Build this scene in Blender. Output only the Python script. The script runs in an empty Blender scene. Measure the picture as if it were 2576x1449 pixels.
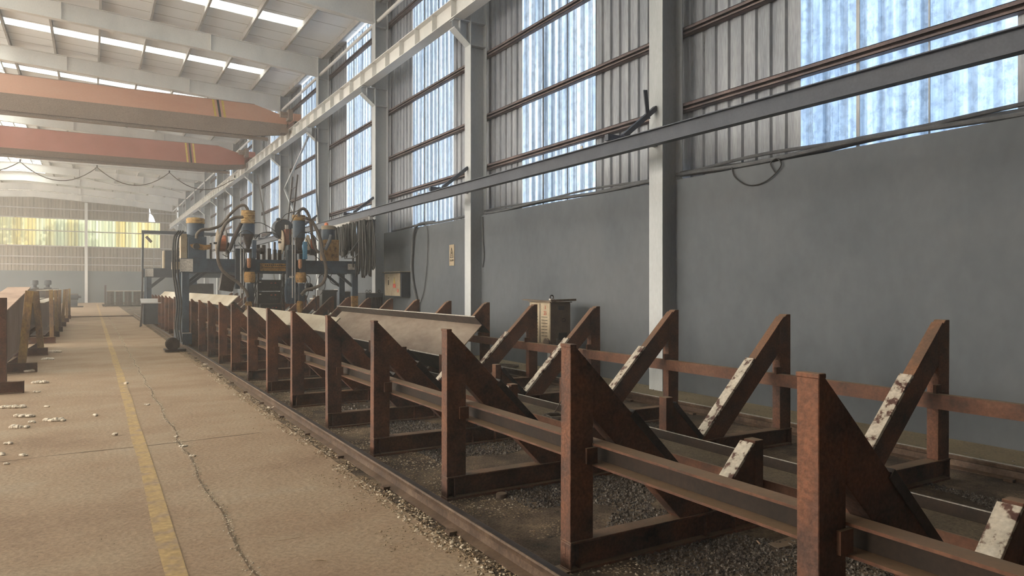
import bpy, math, random
from mathutils import Vector, Matrix
random.seed(7)
sc = bpy.context.scene
COL = sc.collection
R = math.radians

# ---------------------------------------------------------------- camera
YAW = R(30.45); CAMZ = 1.6; FPX = 1800.0
CS, SN = math.cos(YAW), math.sin(YAW)
cam_d = bpy.data.cameras.new('camera'); cam = bpy.data.objects.new('camera', cam_d); COL.objects.link(cam)
cam.location = (0, 0, CAMZ); cam.rotation_euler = (R(90), 0, -YAW)
cam_d.sensor_width = 36; cam_d.lens = FPX/2576*36; cam_d.shift_y = -2.5/2576
cam_d.clip_start = 0.05; cam_d.clip_end = 400
sc.camera = cam
# ---------------------------------------------------------------- world: bright overcast sky, warmer on the sunny side
w = bpy.data.worlds.new('sky'); sc.world = w; w.use_nodes = True
nt = w.node_tree; nt.nodes.clear()
tc = nt.nodes.new('ShaderNodeTexCoord'); sx = nt.nodes.new('ShaderNodeSeparateXYZ')
nt.links.new(tc.outputs['Generated'], sx.inputs[0])
rp = nt.nodes.new('ShaderNodeValToRGB'); mr = nt.nodes.new('ShaderNodeMapRange')
mr.inputs[1].default_value = -1; mr.inputs[2].default_value = 1
nt.links.new(sx.outputs[0], mr.inputs[0]); nt.links.new(mr.outputs[0], rp.inputs[0])
rp.color_ramp.elements[0].position = 0.12; rp.color_ramp.elements[0].color = (2.15, 2.10, 2.0, 1)
rp.color_ramp.elements[1].position = 0.85; rp.color_ramp.elements[1].color = (.74, .87, 1.0, 1)
e = rp.color_ramp.elements.new(0.5); e.color = (.96, .98, 1.0, 1)
gr = nt.nodes.new('ShaderNodeMapRange')
gr.inputs[1].default_value = -.06; gr.inputs[2].default_value = .02; gr.inputs[3].default_value = .25; gr.inputs[4].default_value = 1
nt.links.new(sx.outputs[2], gr.inputs[0])
mx = nt.nodes.new('ShaderNodeMix'); mx.data_type = 'RGBA'; mx.blend_type = 'MULTIPLY'; mx.inputs[0].default_value = 1
nt.links.new(rp.outputs[0], mx.inputs[6]); nt.links.new(gr.outputs[0], mx.inputs[7])
bg = nt.nodes.new('ShaderNodeBackground'); bg.inputs[1].default_value = 3.2
nt.links.new(mx.outputs[2], bg.inputs[0])
wo = nt.nodes.new('ShaderNodeOutputWorld'); nt.links.new(bg.outputs[0], wo.inputs[0])
# low soft sun from the open left side of the hall
sl = bpy.data.lights.new('sun', 'SUN'); sl.energy = .85; sl.angle = R(10); sl.color = (1, .90, .78)
so = bpy.data.objects.new('sun', sl); COL.objects.link(so)
so.rotation_euler = Vector((1.0, -.12, -.20)).to_track_quat('-Z', 'Y').to_euler()
# ---------------------------------------------------------------- view
sc.view_settings.view_transform = 'Standard'; sc.view_settings.look = 'None'
sc.view_settings.gamma = 1; sc.view_settings.exposure = 1.50
sc.cycles.max_bounces = 9; sc.cycles.diffuse_bounces = 6; sc.cycles.glossy_bounces = 2
sc.cycles.transparent_max_bounces = 10; sc.cycles.transmission_bounces = 5; sc.cycles.volume_bounces = 1
sc.cycles.sample_clamp_indirect = 6; sc.cycles.use_denoising = True
sc.cycles.caustics_reflective = False; sc.cycles.caustics_refractive = False

# ---------------------------------------------------------------- measuring: a pixel of the photograph to metres
def W(px, py, Y):
    t = (px-1288)/FPX
    X = Y*(t*CS+SN)/(CS-t*SN)
    d = Y*CS+X*SN
    return Vector((X, Y, CAMZ+(722-py)*d/FPX))
def G(px, py, z=0.0):
    d = (CAMZ-z)*FPX/(py-722); u = (px-1288)/FPX*d
    return Vector((u*CS+d*SN, d*CS-u*SN, z))

# ---------------------------------------------------------------- materials
def M(name, stops, scale=3.0, rough=.75, metal=0.0, bump=.0, stretch=(1, 1, 1), fine=.25, dust=0.0,
      dustcol=(.30, .215, .13), spec=.4, bscale=40.0, spots=None):
    m = bpy.data.materials.new(name); m.use_nodes = True
    t = m.node_tree; N = t.nodes; L = t.links; N.clear()
    out = N.new('ShaderNodeOutputMaterial'); b = N.new('ShaderNodeBsdfPrincipled')
    L.new(b.outputs[0], out.inputs[0])
    g = N.new('ShaderNodeNewGeometry'); mp = N.new('ShaderNodeMapping')
    mp.inputs['Scale'].default_value = stretch; L.new(g.outputs['Position'], mp.inputs[0])
    n = N.new('ShaderNodeTexNoise'); n.inputs['Scale'].default_value = scale; n.inputs['Detail'].default_value = 6
    n.inputs['Roughness'].default_value = .62
    L.new(mp.outputs[0], n.inputs['Vector'])
    cr = N.new('ShaderNodeValToRGB'); L.new(n.outputs['Fac'], cr.inputs[0])
    els = cr.color_ramp.elements
    k = len(stops)
    for i, s in enumerate(stops):
        p, c = (s[0], s[1]) if isinstance(s[0], float) and len(s) == 2 else (.33+.34*i/max(1, k-1), s)
        el = els[i] if i < 2 else els.new(p)
        el.position = p; el.color = (*c, 1)
    col = cr.outputs[0]
    n2 = N.new('ShaderNodeTexNoise'); n2.inputs['Scale'].default_value = bscale; n2.inputs['Detail'].default_value = 4
    L.new(mp.outputs[0], n2.inputs['Vector'])
    if fine:
        r2 = N.new('ShaderNodeMapRange'); r2.inputs[1].default_value = .3; r2.inputs[2].default_value = .7
        r2.inputs[3].default_value = 1-fine; r2.inputs[4].default_value = 1+fine
        L.new(n2.outputs['Fac'], r2.inputs[0])
        mm = N.new('ShaderNodeVectorMath'); mm.operation = 'SCALE'
        L.new(col, mm.inputs[0]); L.new(r2.outputs[0], mm.inputs['Scale']); col = mm.outputs[0]
    if spots:
        sc_, thr, c3 = spots
        n3 = N.new('ShaderNodeTexNoise'); n3.inputs['Scale'].default_value = sc_; n3.inputs['Detail'].default_value = 8
        n3.inputs['Roughness'].default_value = .7
        L.new(mp.outputs[0], n3.inputs['Vector'])
        r3 = N.new('ShaderNodeMapRange'); r3.inputs[1].default_value = thr; r3.inputs[2].default_value = thr+.06
        L.new(n3.outputs['Fac'], r3.inputs[0])
        m3 = N.new('ShaderNodeMix'); m3.data_type = 'RGBA'
        L.new(r3.outputs[0], m3.inputs[0]); L.new(col, m3.inputs[6]); m3.inputs[7].default_value = (*c3, 1)
        col = m3.outputs[2]
    if dust:
        sz = N.new('ShaderNodeSeparateXYZ'); L.new(g.outputs['Normal'], sz.inputs[0])
        r4 = N.new('ShaderNodeMapRange'); r4.inputs[1].default_value = .55; r4.inputs[2].default_value = .95
        r4.inputs[4].default_value = dust
        L.new(sz.outputs[2], r4.inputs[0])
        m4 = N.new('ShaderNodeMix'); m4.data_type = 'RGBA'
        L.new(r4.outputs[0], m4.inputs[0]); L.new(col, m4.inputs[6]); m4.inputs[7].default_value = (*dustcol, 1)
        col = m4.outputs[2]
    L.new(col, b.inputs['Base Color'])
    b.inputs['Roughness'].default_value = rough; b.inputs['Metallic'].default_value = metal
    b.inputs['Specular IOR Level'].default_value = spec
    if bump:
        bp = N.new('ShaderNodeBump'); bp.inputs['Strength'].default_value = bump; bp.inputs['Distance'].default_value = .02
        L.new(n2.outputs['Fac'], bp.inputs['Height']); L.new(bp.outputs[0], b.inputs['Normal'])
    return m

def pane(name, c_lo, c_hi, clear, stretch=(7, 7, .14), scale=1.6, tint=None, spots=True, axis=1, per=.25, rib=.32):
    """a dirty translucent corrugated plastic sheet: part of the light passes straight, part is diffused"""
    m = bpy.data.materials.new(name); m.use_nodes = True
    t = m.node_tree; N = t.nodes; L = t.links; N.clear()
    out = N.new('ShaderNodeOutputMaterial')
    g = N.new('ShaderNodeNewGeometry'); mp = N.new('ShaderNodeMapping'); mp.inputs['Scale'].default_value = stretch
    L.new(g.outputs['Position'], mp.inputs[0])
    n = N.new('ShaderNodeTexNoise'); n.inputs['Scale'].default_value = scale; n.inputs['Detail'].default_value = 7
    n.inputs['Roughness'].default_value = .65
    L.new(mp.outputs[0], n.inputs['Vector'])
    cr = N.new('ShaderNodeValToRGB'); L.new(n.outputs['Fac'], cr.inputs[0])
    cr.color_ramp.elements[0].position = .34; cr.color_ramp.elements[0].color = (*c_lo, 1)
    cr.color_ramp.elements[1].position = .66; cr.color_ramp.elements[1].color = (*c_hi, 1)
    col = cr.outputs[0]
    if spots:   # grime and cobwebs
        n3 = N.new('ShaderNodeTexNoise'); n3.inputs['Scale'].default_value = 9; n3.inputs['Detail'].default_value = 9
        n3.inputs['Roughness'].default_value = .8
        L.new(g.outputs['Position'], n3.inputs['Vector'])
        r3 = N.new('ShaderNodeMapRange'); r3.inputs[1].default_value = .44; r3.inputs[2].default_value = .62
        r3.inputs[3].default_value = 1.08; r3.inputs[4].default_value = .62
        L.new(n3.outputs['Fac'], r3.inputs[0])
        mm = N.new('ShaderNodeVectorMath'); mm.operation = 'SCALE'
        L.new(col, mm.inputs[0]); L.new(r3.outputs[0], mm.inputs['Scale']); col = mm.outputs[0]
    if tint:    # blotches of another colour, along the sheet
        n4 = N.new('ShaderNodeTexNoise'); n4.inputs['Scale'].default_value = .55; n4.inputs['Detail'].default_value = 3
        mp4 = N.new('ShaderNodeMapping'); mp4.inputs['Scale'].default_value = (2.2, 2.2, .05)
        L.new(g.outputs['Position'], mp4.inputs[0]); L.new(mp4.outputs[0], n4.inputs['Vector'])
        r4 = N.new('ShaderNodeMapRange'); r4.inputs[1].default_value = .42; r4.inputs[2].default_value = .6
        L.new(n4.outputs['Fac'], r4.inputs[0])
        m4 = N.new('ShaderNodeMix'); m4.data_type = 'RGBA'; m4.blend_type = 'MULTIPLY'
        L.new(r4.outputs[0], m4.inputs[0]); L.new(col, m4.inputs[6]); m4.inputs[7].default_value = (*tint, 1)
        col = m4.outputs[2]
    sp = N.new('ShaderNodeSeparateXYZ'); L.new(g.outputs['Position'], sp.inputs[0])     # the sheet is denser along its ribs
    ma = N.new('ShaderNodeMath'); ma.operation = 'MULTIPLY'; ma.inputs[1].default_value = 2*math.pi/per; L.new(sp.outputs[axis], ma.inputs[0])
    mb_ = N.new('ShaderNodeMath'); mb_.operation = 'SINE'; L.new(ma.outputs[0], mb_.inputs[0])
    mc = N.new('ShaderNodeMapRange'); mc.inputs[1].default_value = .35; mc.inputs[2].default_value = .97; mc.inputs[3].default_value = 1+rib*.3; mc.inputs[4].default_value = 1-rib*1.5
    L.new(mb_.outputs[0], mc.inputs[0])
    mv = N.new('ShaderNodeVectorMath'); mv.operation = 'SCALE'; L.new(col, mv.inputs[0]); L.new(mc.outputs[0], mv.inputs['Scale']); col = mv.outputs[0]
    tr = N.new('ShaderNodeBsdfTransparent'); tl = N.new('ShaderNodeBsdfTranslucent')
    df = N.new('ShaderNodeBsdfDiffuse'); df.inputs[0].default_value = (.45, .47, .48, 1)
    L.new(col, tr.inputs[0]); L.new(col, tl.inputs[0])
    a = N.new('ShaderNodeMixShader'); a.inputs[0].default_value = clear
    L.new(tl.outputs[0], a.inputs[1]); L.new(tr.outputs[0], a.inputs[2])
    b = N.new('ShaderNodeMixShader'); b.inputs[0].default_value = .82
    L.new(df.outputs[0], b.inputs[1]); L.new(a.outputs[0], b.inputs[2])
    L.new(b.outputs[0], out.inputs[0])
    return m

RUST = M('rust_painted_steel', [(.30, (.022, .014, .012)), (.44, (.082, .038, .026)), (.56, (.130, .052, .028)), (.74, (.185, .074, .036))],
         scale=3.1, rough=.68, bump=.2, fine=.34, dust=.45, bscale=55, spots=(5.5, .64, (.045, .024, .017)))
TROUGH = M('dirt_filled_trough', [(.09, .067, .042), (.15, .115, .075)], scale=3, rough=1, bump=.5, fine=.35, bscale=70)
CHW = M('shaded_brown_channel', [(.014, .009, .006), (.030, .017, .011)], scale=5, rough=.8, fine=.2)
RUSTB = M('rust_brown_steel', [(.050, .024, .016), (.10, .040, .022), (.13, .060, .034)], scale=4, rough=.7, bump=.1, dust=.5)
WORN = M('worn_bright_steel', [(.30, (.055, .022, .020)), (.42, (.12, .060, .045)), (.49, (.52, .46, .38)), (.75, (.66, .60, .52))],
         scale=13, rough=.42, metal=.35, bump=.12, stretch=(1, 1, 1), fine=.15)
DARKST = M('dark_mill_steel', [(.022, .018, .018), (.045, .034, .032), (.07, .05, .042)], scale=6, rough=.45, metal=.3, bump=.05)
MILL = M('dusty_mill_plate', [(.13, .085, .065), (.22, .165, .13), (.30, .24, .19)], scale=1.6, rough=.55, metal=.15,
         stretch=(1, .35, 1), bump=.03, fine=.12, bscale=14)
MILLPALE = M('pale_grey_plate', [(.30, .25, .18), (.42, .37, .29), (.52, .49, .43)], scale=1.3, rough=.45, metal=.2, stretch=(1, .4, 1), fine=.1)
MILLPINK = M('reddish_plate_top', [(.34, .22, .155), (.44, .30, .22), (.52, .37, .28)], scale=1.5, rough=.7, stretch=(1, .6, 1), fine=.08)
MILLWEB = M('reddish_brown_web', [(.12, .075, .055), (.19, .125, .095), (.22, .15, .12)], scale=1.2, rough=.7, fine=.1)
EDGE = M('bright_cut_edge', [(.40, .38, .34), (.62, .58, .52)], scale=20, rough=.35, metal=.4)
RAIL = M('rail_steel', [(.050, .030, .020), (.095, .058, .038), (.14, .095, .065)], scale=5, rough=.5, metal=.3, dust=.25, bump=.05, dustcol=(.26, .18, .12))
WHITE = M('cream_white_paint', [(.60, .605, .60), (.68, .68, .67), (.73, .725, .71)], scale=.8, rough=.55, fine=.05, stretch=(1, 1, .4), spots=(2.2, .72, (.30, .28, .25)))
COLW = M('column_paint', [(.37, .40, .425), (.455, .48, .505), (.51, .53, .545)], scale=.9, rough=.6, fine=.06, stretch=(1, 1, .3), spots=(4, .73, (.25, .22, .18)))
WALLG = M('grey_blue_plaster', [(.080, .091, .106), (.101, .113, .129), (.120, .130, .144)], scale=.55, rough=.85, fine=.05, bump=.02,
          stretch=(1, 1, .7), bscale=9, spots=(9, .735, (.06, .06, .055)))
WALLB = M('blue_painted_plaster', [(.10, .128, .145), (.128, .158, .175)], scale=.3, rough=.85, fine=.03)
CLAD = M('galvanised_cladding', [(.19, .208, .245), (.265, .285, .325), (.34, .36, .40)], scale=1.7, rough=.5, metal=.15, stretch=(3, 3, .3), fine=.18,
         bscale=22, spots=(6, .66, (.085, .075, .07)))
CLADF = M('tan_cladding', [(.19, .16, .125), (.25, .215, .17), (.29, .25, .20)], scale=1.0, rough=.6, stretch=(3, 3, .25), fine=.15, bscale=12)
GIRT = M('girt_red_oxide', [(.085, .070, .078), (.125, .092, .095), (.185, .135, .13)], scale=2.2, rough=.65, fine=.15)
ROOF = M('roof_sheet_white', [(.79, .81, .83), (.86, .88, .90)], scale=.5, rough=.45, fine=.04, stretch=(.3, 1, 1), spec=.6)
PURL = M('purlin_grey', [(.33, .32, .31), (.45, .44, .43)], scale=2, rough=.6, fine=.1, spots=(3, .6, (.30, .19, .11)))
CRANE = M('crane_orange_paint', [(.48, .24, .165), (.54, .30, .215), (.56, .34, .25)], scale=.5, rough=.5, fine=.04, stretch=(.3, 1, 1))
CRANE2 = M('crane_red_paint', [(.30, .11, .08), (.36, .14, .11)], scale=.5, rough=.5, fine=.05)
YEL = M('yellow_paint', [(.48, .34, .06), (.60, .45, .12)], scale=5, rough=.6)
BLK = M('black_enamel', [(.012, .012, .013), (.028, .027, .027)], scale=6, rough=.5)
BLUE = M('machine_blue', [(.030, .044, .066), (.043, .066, .098), (.055, .085, .125)], scale=3, rough=.55, fine=.12, dust=.5, spots=(6, .68, (.10, .07, .045)))
BLUED = M('dark_blue_grey_steel', [(.022, .030, .042), (.038, .050, .066)], scale=3, rough=.6, dust=.5, fine=.15)
TAPE = M('yellow_flux_tape', [(.16, .085, .03), (.34, .21, .08), (.46, .32, .13)], scale=9, rough=.7, bump=.3, stretch=(1, 1, 3))
OCHRE = M('ochre_stained_steel', [(.10, .055, .025), (.30, .16, .045), (.38, .22, .08)], scale=9, rough=.7, bump=.2)
HOSE = M('grey_brown_hose', [(.075, .058, .045), (.12, .095, .075)], scale=6, rough=.6)
CABLE = M('black_cable', [(.014, .014, .015), (.03, .03, .03)], scale=8, rough=.55)
CABLEG = M('grey_cable', [(.07, .075, .085), (.12, .125, .135)], scale=4, rough=.6, fine=.1)
COPPER = M('copper_wire', [(.55, .17, .08), (.72, .28, .15)], scale=3, rough=.3, metal=.7, stretch=(.2, .2, 30))
REELW = M('reel_cardboard', [(.30, .235, .16), (.38, .31, .23)], scale=4, rough=.8)
BEIGE = M('dusty_beige_metal', [(.26, .20, .135), (.36, .29, .20), (.40, .34, .25)], scale=3, rough=.7, fine=.1, spots=(5, .66, (.20, .13, .08)))
BROWNM = M('brown_dusty_metal', [(.085, .060, .045), (.14, .10, .075)], scale=4, rough=.7, fine=.15, dust=.4)
PALE = M('pale_label_plate', [(.42, .39, .36), (.52, .49, .45)], scale=30, rough=.7)
REDP = M('red_paint', [(.45, .06, .04), (.55, .10, .06)], scale=20, rough=.6)
SLEEVE = M('faded_orange_sleeve', [(.28, .12, .06), (.38, .18, .09)], scale=20, rough=.6)
MONO = M('blue_grey_monorail', [(.030, .038, .060), (.050, .060, .085)], scale=3, rough=.5, fine=.12)
MILLB = M('dusty_beige_plate', [(.16, .13, .095), (.25, .215, .16), (.32, .285, .23)], scale=1.6, rough=.55, metal=.15, stretch=(1, .4, 1), fine=.12)
TUFT = M('pale_fluff', [(.42, .35, .26), (.62, .54, .43)], scale=30, rough=1, spec=.05)
ORNG = M('orange_plastic', [(.60, .17, .07), (.72, .24, .11)], scale=20, rough=.5)
DENIM = M('denim_cloth', [(.035, .055, .085), (.07, .10, .14)], scale=8, rough=.95)
WOOD = M('weathered_plank', [(.10, .075, .055), (.20, .15, .11)], scale=6, rough=.85, stretch=(6, 1, 6))
POSTY = M('yellow_worn_post', [(.10, .06, .045), (.20, .12, .055), (.30, .20, .07)], scale=3.5, rough=.7, stretch=(1, 1, .5))
COTTON = M('cotton_fluff', [(.55, .47, .38), (.74, .67, .57)], scale=25, rough=1, bump=.5, spec=.05)
LITTER = M('dry_fluff_litter', [(.16, .11, .07), (.30, .225, .15), (.46, .37, .27)], scale=30, rough=1, spec=.05)
GRAVEL = M('dark_slag_chips', [(.38, (.018, .014, .011)), (.52, (.075, .058, .045)), (.62, (.15, .125, .10)), (.70, (.48, .47, .48))], scale=75, rough=.4, fine=.3)
DIRT = M('rail_bed_dirt', [(.035, .025, .018), (.080, .056, .037), (.15, .105, .068), (.25, .185, .12)], scale=1.9, rough=.95, bump=.6, fine=.35,
         bscale=60, spots=(10, .60, (.035, .026, .020)))
DUST = M('tan_dust', [(.16, .115, .072), (.22, .16, .10)], scale=2, rough=1, bump=.4, fine=.25, bscale=70)
CONC = M('dusty_concrete', [(.30, (.245, .162, .102)), (.45, (.31, .215, .14)), (.6, (.345, .255, .172)), (.75, (.34, .272, .20))], scale=.75, rough=.9, bump=.35,
         stretch=(1, 1.3, 1), fine=.16, bscale=26, spots=(14, .69, (.19, .125, .078)))
CONCR = M('wall_side_concrete', [(.17, .135, .085), (.23, .185, .12)], scale=1.5, rough=.95, bump=.3, fine=.2, spots=(16, .66, (.07, .05, .035)))
STRIPE = M('worn_yellow_line', [(.38, (.33, .235, .155)), (.5, (.40, .275, .13)), (.7, (.46, .32, .145))], scale=5, rough=.85, fine=.2, bscale=26)
CRACK = M('dark_joint', [(.10, .07, .045), (.18, .125, .08)], scale=20, rough=1)
OUTG = M('pale_bounce_ground', [(.70, .70, .68), (.80, .79, .77)], scale=.2, rough=1)  # unseen ground outside, made pale to bounce light up onto the ceiling
LEAF = M('tree_leaves', [(.05, .12, .02), (.12, .22, .05)], scale=2, rough=.7)
BARK = M('tree_bark', [(.08, .06, .04), (.14, .10, .07)], scale=5, rough=.9)

P_BLUE = pane('side_window_sheet', (.062, .085, .112), (.235, .26, .288), .55, scale=1.7)
P_NEAR = pane('near_window_sheet', (.052, .075, .108), (.165, .205, .255), .55, scale=1.0, rib=.24)
P_FAR = pane('far_window_sheet', (.075, .085, .05), (.21, .215, .13), .40, stretch=(4, 4, .12), scale=1.2, tint=(.95, .70, .36), spots=False, axis=0, per=.3, rib=.25)
P_ROOF = pane('roof_light_sheet', (.62, .62, .58), (.9, .9, .84), .75, stretch=(1, 9, 1), scale=1.2, spots=False, per=.2, rib=.2)
P_ROOFY = pane('old_roof_light_sheet', (.16, .15, .10), (.34, .32, .22), .5, stretch=(1, 9, 1), scale=1.2, spots=False)
P_LEFT = pane('left_window_sheet', (.85, .82, .76), (.97, .94, .9), .8, spots=False)

# ---------------------------------------------------------------- mesh helpers
class MB:
    def __init__(s): s.v = []; s.f = []
    def add(s, vs, fs):
        n = len(s.v); s.v += [tuple(p) for p in vs]; s.f += [tuple(i+n for i in f) for f in fs]; return s
    def box(s, x0, x1, y0, y1, z0, z1):
        return s.add([(x0,y0,z0),(x1,y0,z0),(x1,y1,z0),(x0,y1,z0),(x0,y0,z1),(x1,y0,z1),(x1,y1,z1),(x0,y1,z1)],
                     [(0,3,2,1),(4,5,6,7),(0,1,5,4),(1,2,6,5),(2,3,7,6),(3,0,4,7)])
    def prism(s, pts, plane, a0, a1):
        n = len(pts)
        def P(p, a):
            return (p[0], a, p[1]) if plane == 'xz' else ((a, p[0], p[1]) if plane == 'yz' else (p[0], p[1], a))
        vs = [P(p, a0) for p in pts]+[P(p, a1) for p in pts]
        ar = sum(pts[i][0]*pts[(i+1) % n][1]-pts[(i+1) % n][0]*pts[i][1] for i in range(n))
        flip = (ar > 0) == (plane in ('xz',))
        fs = [tuple(range(n)), tuple(range(2*n-1, n-1, -1))]+[(i, i+n, (i+1) % n+n, (i+1) % n) for i in range(n)]
        if flip: pass
        else: pass
        return s.add(vs, fs)
    def bar(s, p, q, wd, ht, up=(0, 0, 1)):
        p, q = Vector(p), Vector(q); d = (q-p).normalized(); up = Vector(up)
        if abs(d.dot(up)) > .98: up = Vector((0, 1, 0))
        a = d.cross(up).normalized()*wd/2; b = a.cross(d).normalized()*ht/2
        vs = [p-a-b, p+a-b, p+a+b, p-a+b, q-a-b, q+a-b, q+a+b, q-a+b]
        return s.add(vs, [(0,1,2,3),(7,6,5,4),(0,4,5,1),(1,5,6,2),(2,6,7,3),(3,7,4,0)])
    def tube(s, pts, r, n=8, cap=True):
        pts = [Vector(p) for p in pts]; m = len(pts); vs = []; prev = None
        for i, p in enumerate(pts):
            d = (pts[min(i+1, m-1)]-pts[max(i-1, 0)])
            d = d.normalized() if d.length > 1e-9 else Vector((0, 0, 1))
            a = prev if prev is not None else (Vector((0, 0, 1)) if abs(d.z) < .9 else Vector((1, 0, 0)))
            a = (a-d*a.dot(d))
            if a.length < 1e-5: a = d.orthogonal()
            a.normalize(); prev = a; b = d.cross(a)
            rr = r[i] if isinstance(r, (list, tuple)) else r
            vs += [p+(a*math.cos(2*math.pi*k/n)+b*math.sin(2*math.pi*k/n))*rr for k in range(n)]
        fs = [(i*n+k, i*n+(k+1) % n, (i+1)*n+(k+1) % n, (i+1)*n+k) for i in range(m-1) for k in range(n)]
        if cap: fs += [tuple(range(n-1, -1, -1)), tuple(range((m-1)*n, m*n))]
        return s.add(vs, fs)
    def lathe(s, prof, c, axis='z', n=20):
        c = Vector(c); vs = []
        for r, h in prof:
            for k in range(n):
                a = 2*math.pi*k/n; u, v_ = r*math.cos(a), r*math.sin(a)
                vs.append(c+(Vector((u, v_, h)) if axis == 'z' else (Vector((h, u, v_)) if axis == 'x' else Vector((v_, h, u)))))
        m = len(prof)
        fs = [(i*n+k, i*n+(k+1) % n, (i+1)*n+(k+1) % n, (i+1)*n+k) for i in range(m-1) for k in range(n)]
        fs += [tuple(range(n-1, -1, -1)), tuple(range((m-1)*n, m*n))]
        return s.add(vs, fs)
    def build(s, name, mat, parent=None, loc=None, smooth=False, bevel=0):
        me = bpy.data.meshes.new(name)
        o = bpy.data.objects.new(name, me)
        off = Vector(loc) if loc is not None else (Vector(parent.get('org', (0, 0, 0))) if parent is not None else Vector((0, 0, 0)))
        me.from_pydata([tuple(Vector(p)-off) for p in s.v], [], s.f); me.update()
        if not s_fix(me): pass
        me.materials.append(mat)
        COL.objects.link(o)
        if parent is not None: o.parent = parent
        if loc is not None and parent is None: o.location = loc
        if loc is not None and parent is not None: o.location = off-Vector(parent.get('org', (0, 0, 0)))
        if parent is None or loc is not None: o['org'] = tuple(off)
        else: o['org'] = tuple(off)
        if smooth:
            for p in me.polygons: p.use_smooth = True
            try: me.set_sharp_from_angle(angle=R(40))
            except Exception: pass
        if bevel:
            b = o.modifiers.new('bevel', 'BEVEL'); b.width = bevel; b.segments = 1; b.limit_method = 'ANGLE'
        return o
def s_fix(me):
    import bmesh
    bm = bmesh.new(); bm.from_mesh(me); bmesh.ops.recalc_face_normals(bm, faces=bm.faces); bm.to_mesh(me); bm.free()
    return True
def tag(o, label=None, cat=None, group=None, kind=None):
    if label: o['label'] = label
    if cat: o['category'] = cat
    if group: o['group'] = group
    if kind: o['kind'] = kind
    return o
def thing(name, label, cat, loc=(0, 0, 0), group=None):
    o = bpy.data.objects.new(name, None); COL.objects.link(o); o.location = loc; o['org'] = tuple(loc)
    o.empty_display_size = .1
    return tag(o, label, cat, group)
def struct(name, mb, mat, **k):
    o = mb.build(name, mat, **k); o['kind'] = 'structure'; return o
def tree_copy(root, loc, label=None):
    r = root.copy(); COL.objects.link(r); r.location = loc
    if label: r['label'] = label
    for ch in root.children:
        c = ch.copy(); COL.objects.link(c); c.parent = r
        for g in ch.children:
            d = g.copy(); COL.objects.link(d); d.parent = c
    return r
def spline(pts, n=8):
    pts = [Vector(p) for p in pts]; out = []
    q = [pts[0]*2-pts[1]]+pts+[pts[-1]*2-pts[-2]]
    for i in range(1, len(q)-2):
        for k in range(n):
            t = k/n; a, b, c, d = q[i-1], q[i], q[i+1], q[i+2]
            out.append(.5*((2*b)+(c-a)*t+(2*a-5*b+4*c-d)*t*t+(3*b-a-3*c+d)*t**3))
    out.append(pts[-1]); return out
def ibeam(mb, x, y0, y1, z0, z1, bw, tf=.014, tw=.01):   # upright I section along y
    mb.box(x-bw/2, x+bw/2, y0, y1, z0, z0+tf); mb.box(x-bw/2, x+bw/2, y0, y1, z1-tf, z1); mb.box(x-tw/2, x+tw/2, y0, y1, z0+tf, z1-tf)
    return mb
ORD = ['first', 'second', 'third', 'fourth', 'fifth', 'sixth', 'seventh', 'eighth', 'ninth', 'tenth', 'eleventh', 'twelfth', 'thirteenth',
       'fourteenth', 'fifteenth', 'sixteenth', 'seventeenth', 'eighteenth', 'nineteenth', 'twentieth', 'twenty-first', 'twenty-second',
       'twenty-third', 'twenty-fourth', 'twenty-fifth', 'twenty-sixth']
# ================================================================ THE HALL
BAY = 6.35; Y0 = 8.33; YF = Y0+12*BAY          # far wall
YB = Y0-3*BAY                                   # wall behind the camera
XW, XC, XR = 7.72, 8.02, 7.45                   # plaster face, cladding, column front
XRIDGE, XL = -4.85, -17.4
COLY = [Y0+BAY*k for k in range(-2, 12)]
def zroof(x): return 10.55+.055*(7.75-max(x, 2*XRIDGE-x))
# floors
struct('floor', MB().box(XL-.3, 1.93, YB, YF+.3, -.2, 0), CONC)
struct('floor_rail_bed', MB().box(1.93, 6.74, YB, YF+.3, -.2, -.004), DIRT)
struct('floor_wall_strip', MB().box(6.74, XW+.3, YB, YF+.3, -.2, .02), CONCR)
# yellow line painted on the floor (slightly wandering)
mb = MB(); ys = [YB+.5+i*1.1 for i in range(82)]
vs = []
for i, y in enumerate(ys):
    c = .405+.045*min(1, max(0, (y-3)/12))+.006*math.sin(i*1.7); h = .058+.004*math.sin(i*2.3)
    vs += [(c-h, y, .003), (c+h, y, .003)]
mb.add(vs, [(2*i, 2*i+1, 2*i+3, 2*i+2) for i in range(len(ys)-1)])
tag(struct('floor_marking', mb, STRIPE), 'worn yellow painted line along the aisle floor')
# cross joints and the long joint in the slab
def crack(pts, w0, name='floor_joint'):
    m = MB(); vs = []
    for i, (x, y) in enumerate(pts):
        j = w0*(.6+.8*random.random()); k = (random.random()-.5)*.02
        vs += [(x+k, y+k-j/2, .0022), (x+k, y+k+j/2, .0022)] if name == 'floor_joint' else [(x+k-j/2, y, .0022), (x+k+j/2, y, .0022)]
    m.add(vs, [(2*i, 2*i+1, 2*i+3, 2*i+2) for i in range(len(pts)-1)])
    struct(name, m, CRACK)
for yy in (7.7, 14.2, 20.7, 27.0, 33.5, 40): crack([(-6+i*.2, yy+.02*math.sin(i*.7)+.012*i) for i in range(39)], .013)
crack([(.79+.02*math.sin(i*.9), 1.5+i*.25) for i in range(180)], .014, 'floor_joint_long')
# plaster dado on the right, one piece between each two columns
for k in range(-2, 12):
    ya = (YB if k == -2 else Y0+BAY*k+.17) ; yb = (Y0+BAY*(k+1)-.17) if k < 11 else YF
    if k == -2: ya = YB
    struct('wall_right', MB().box(XW, XW+.27, ya, yb, -.1, 3.24), WALLG)
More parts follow.
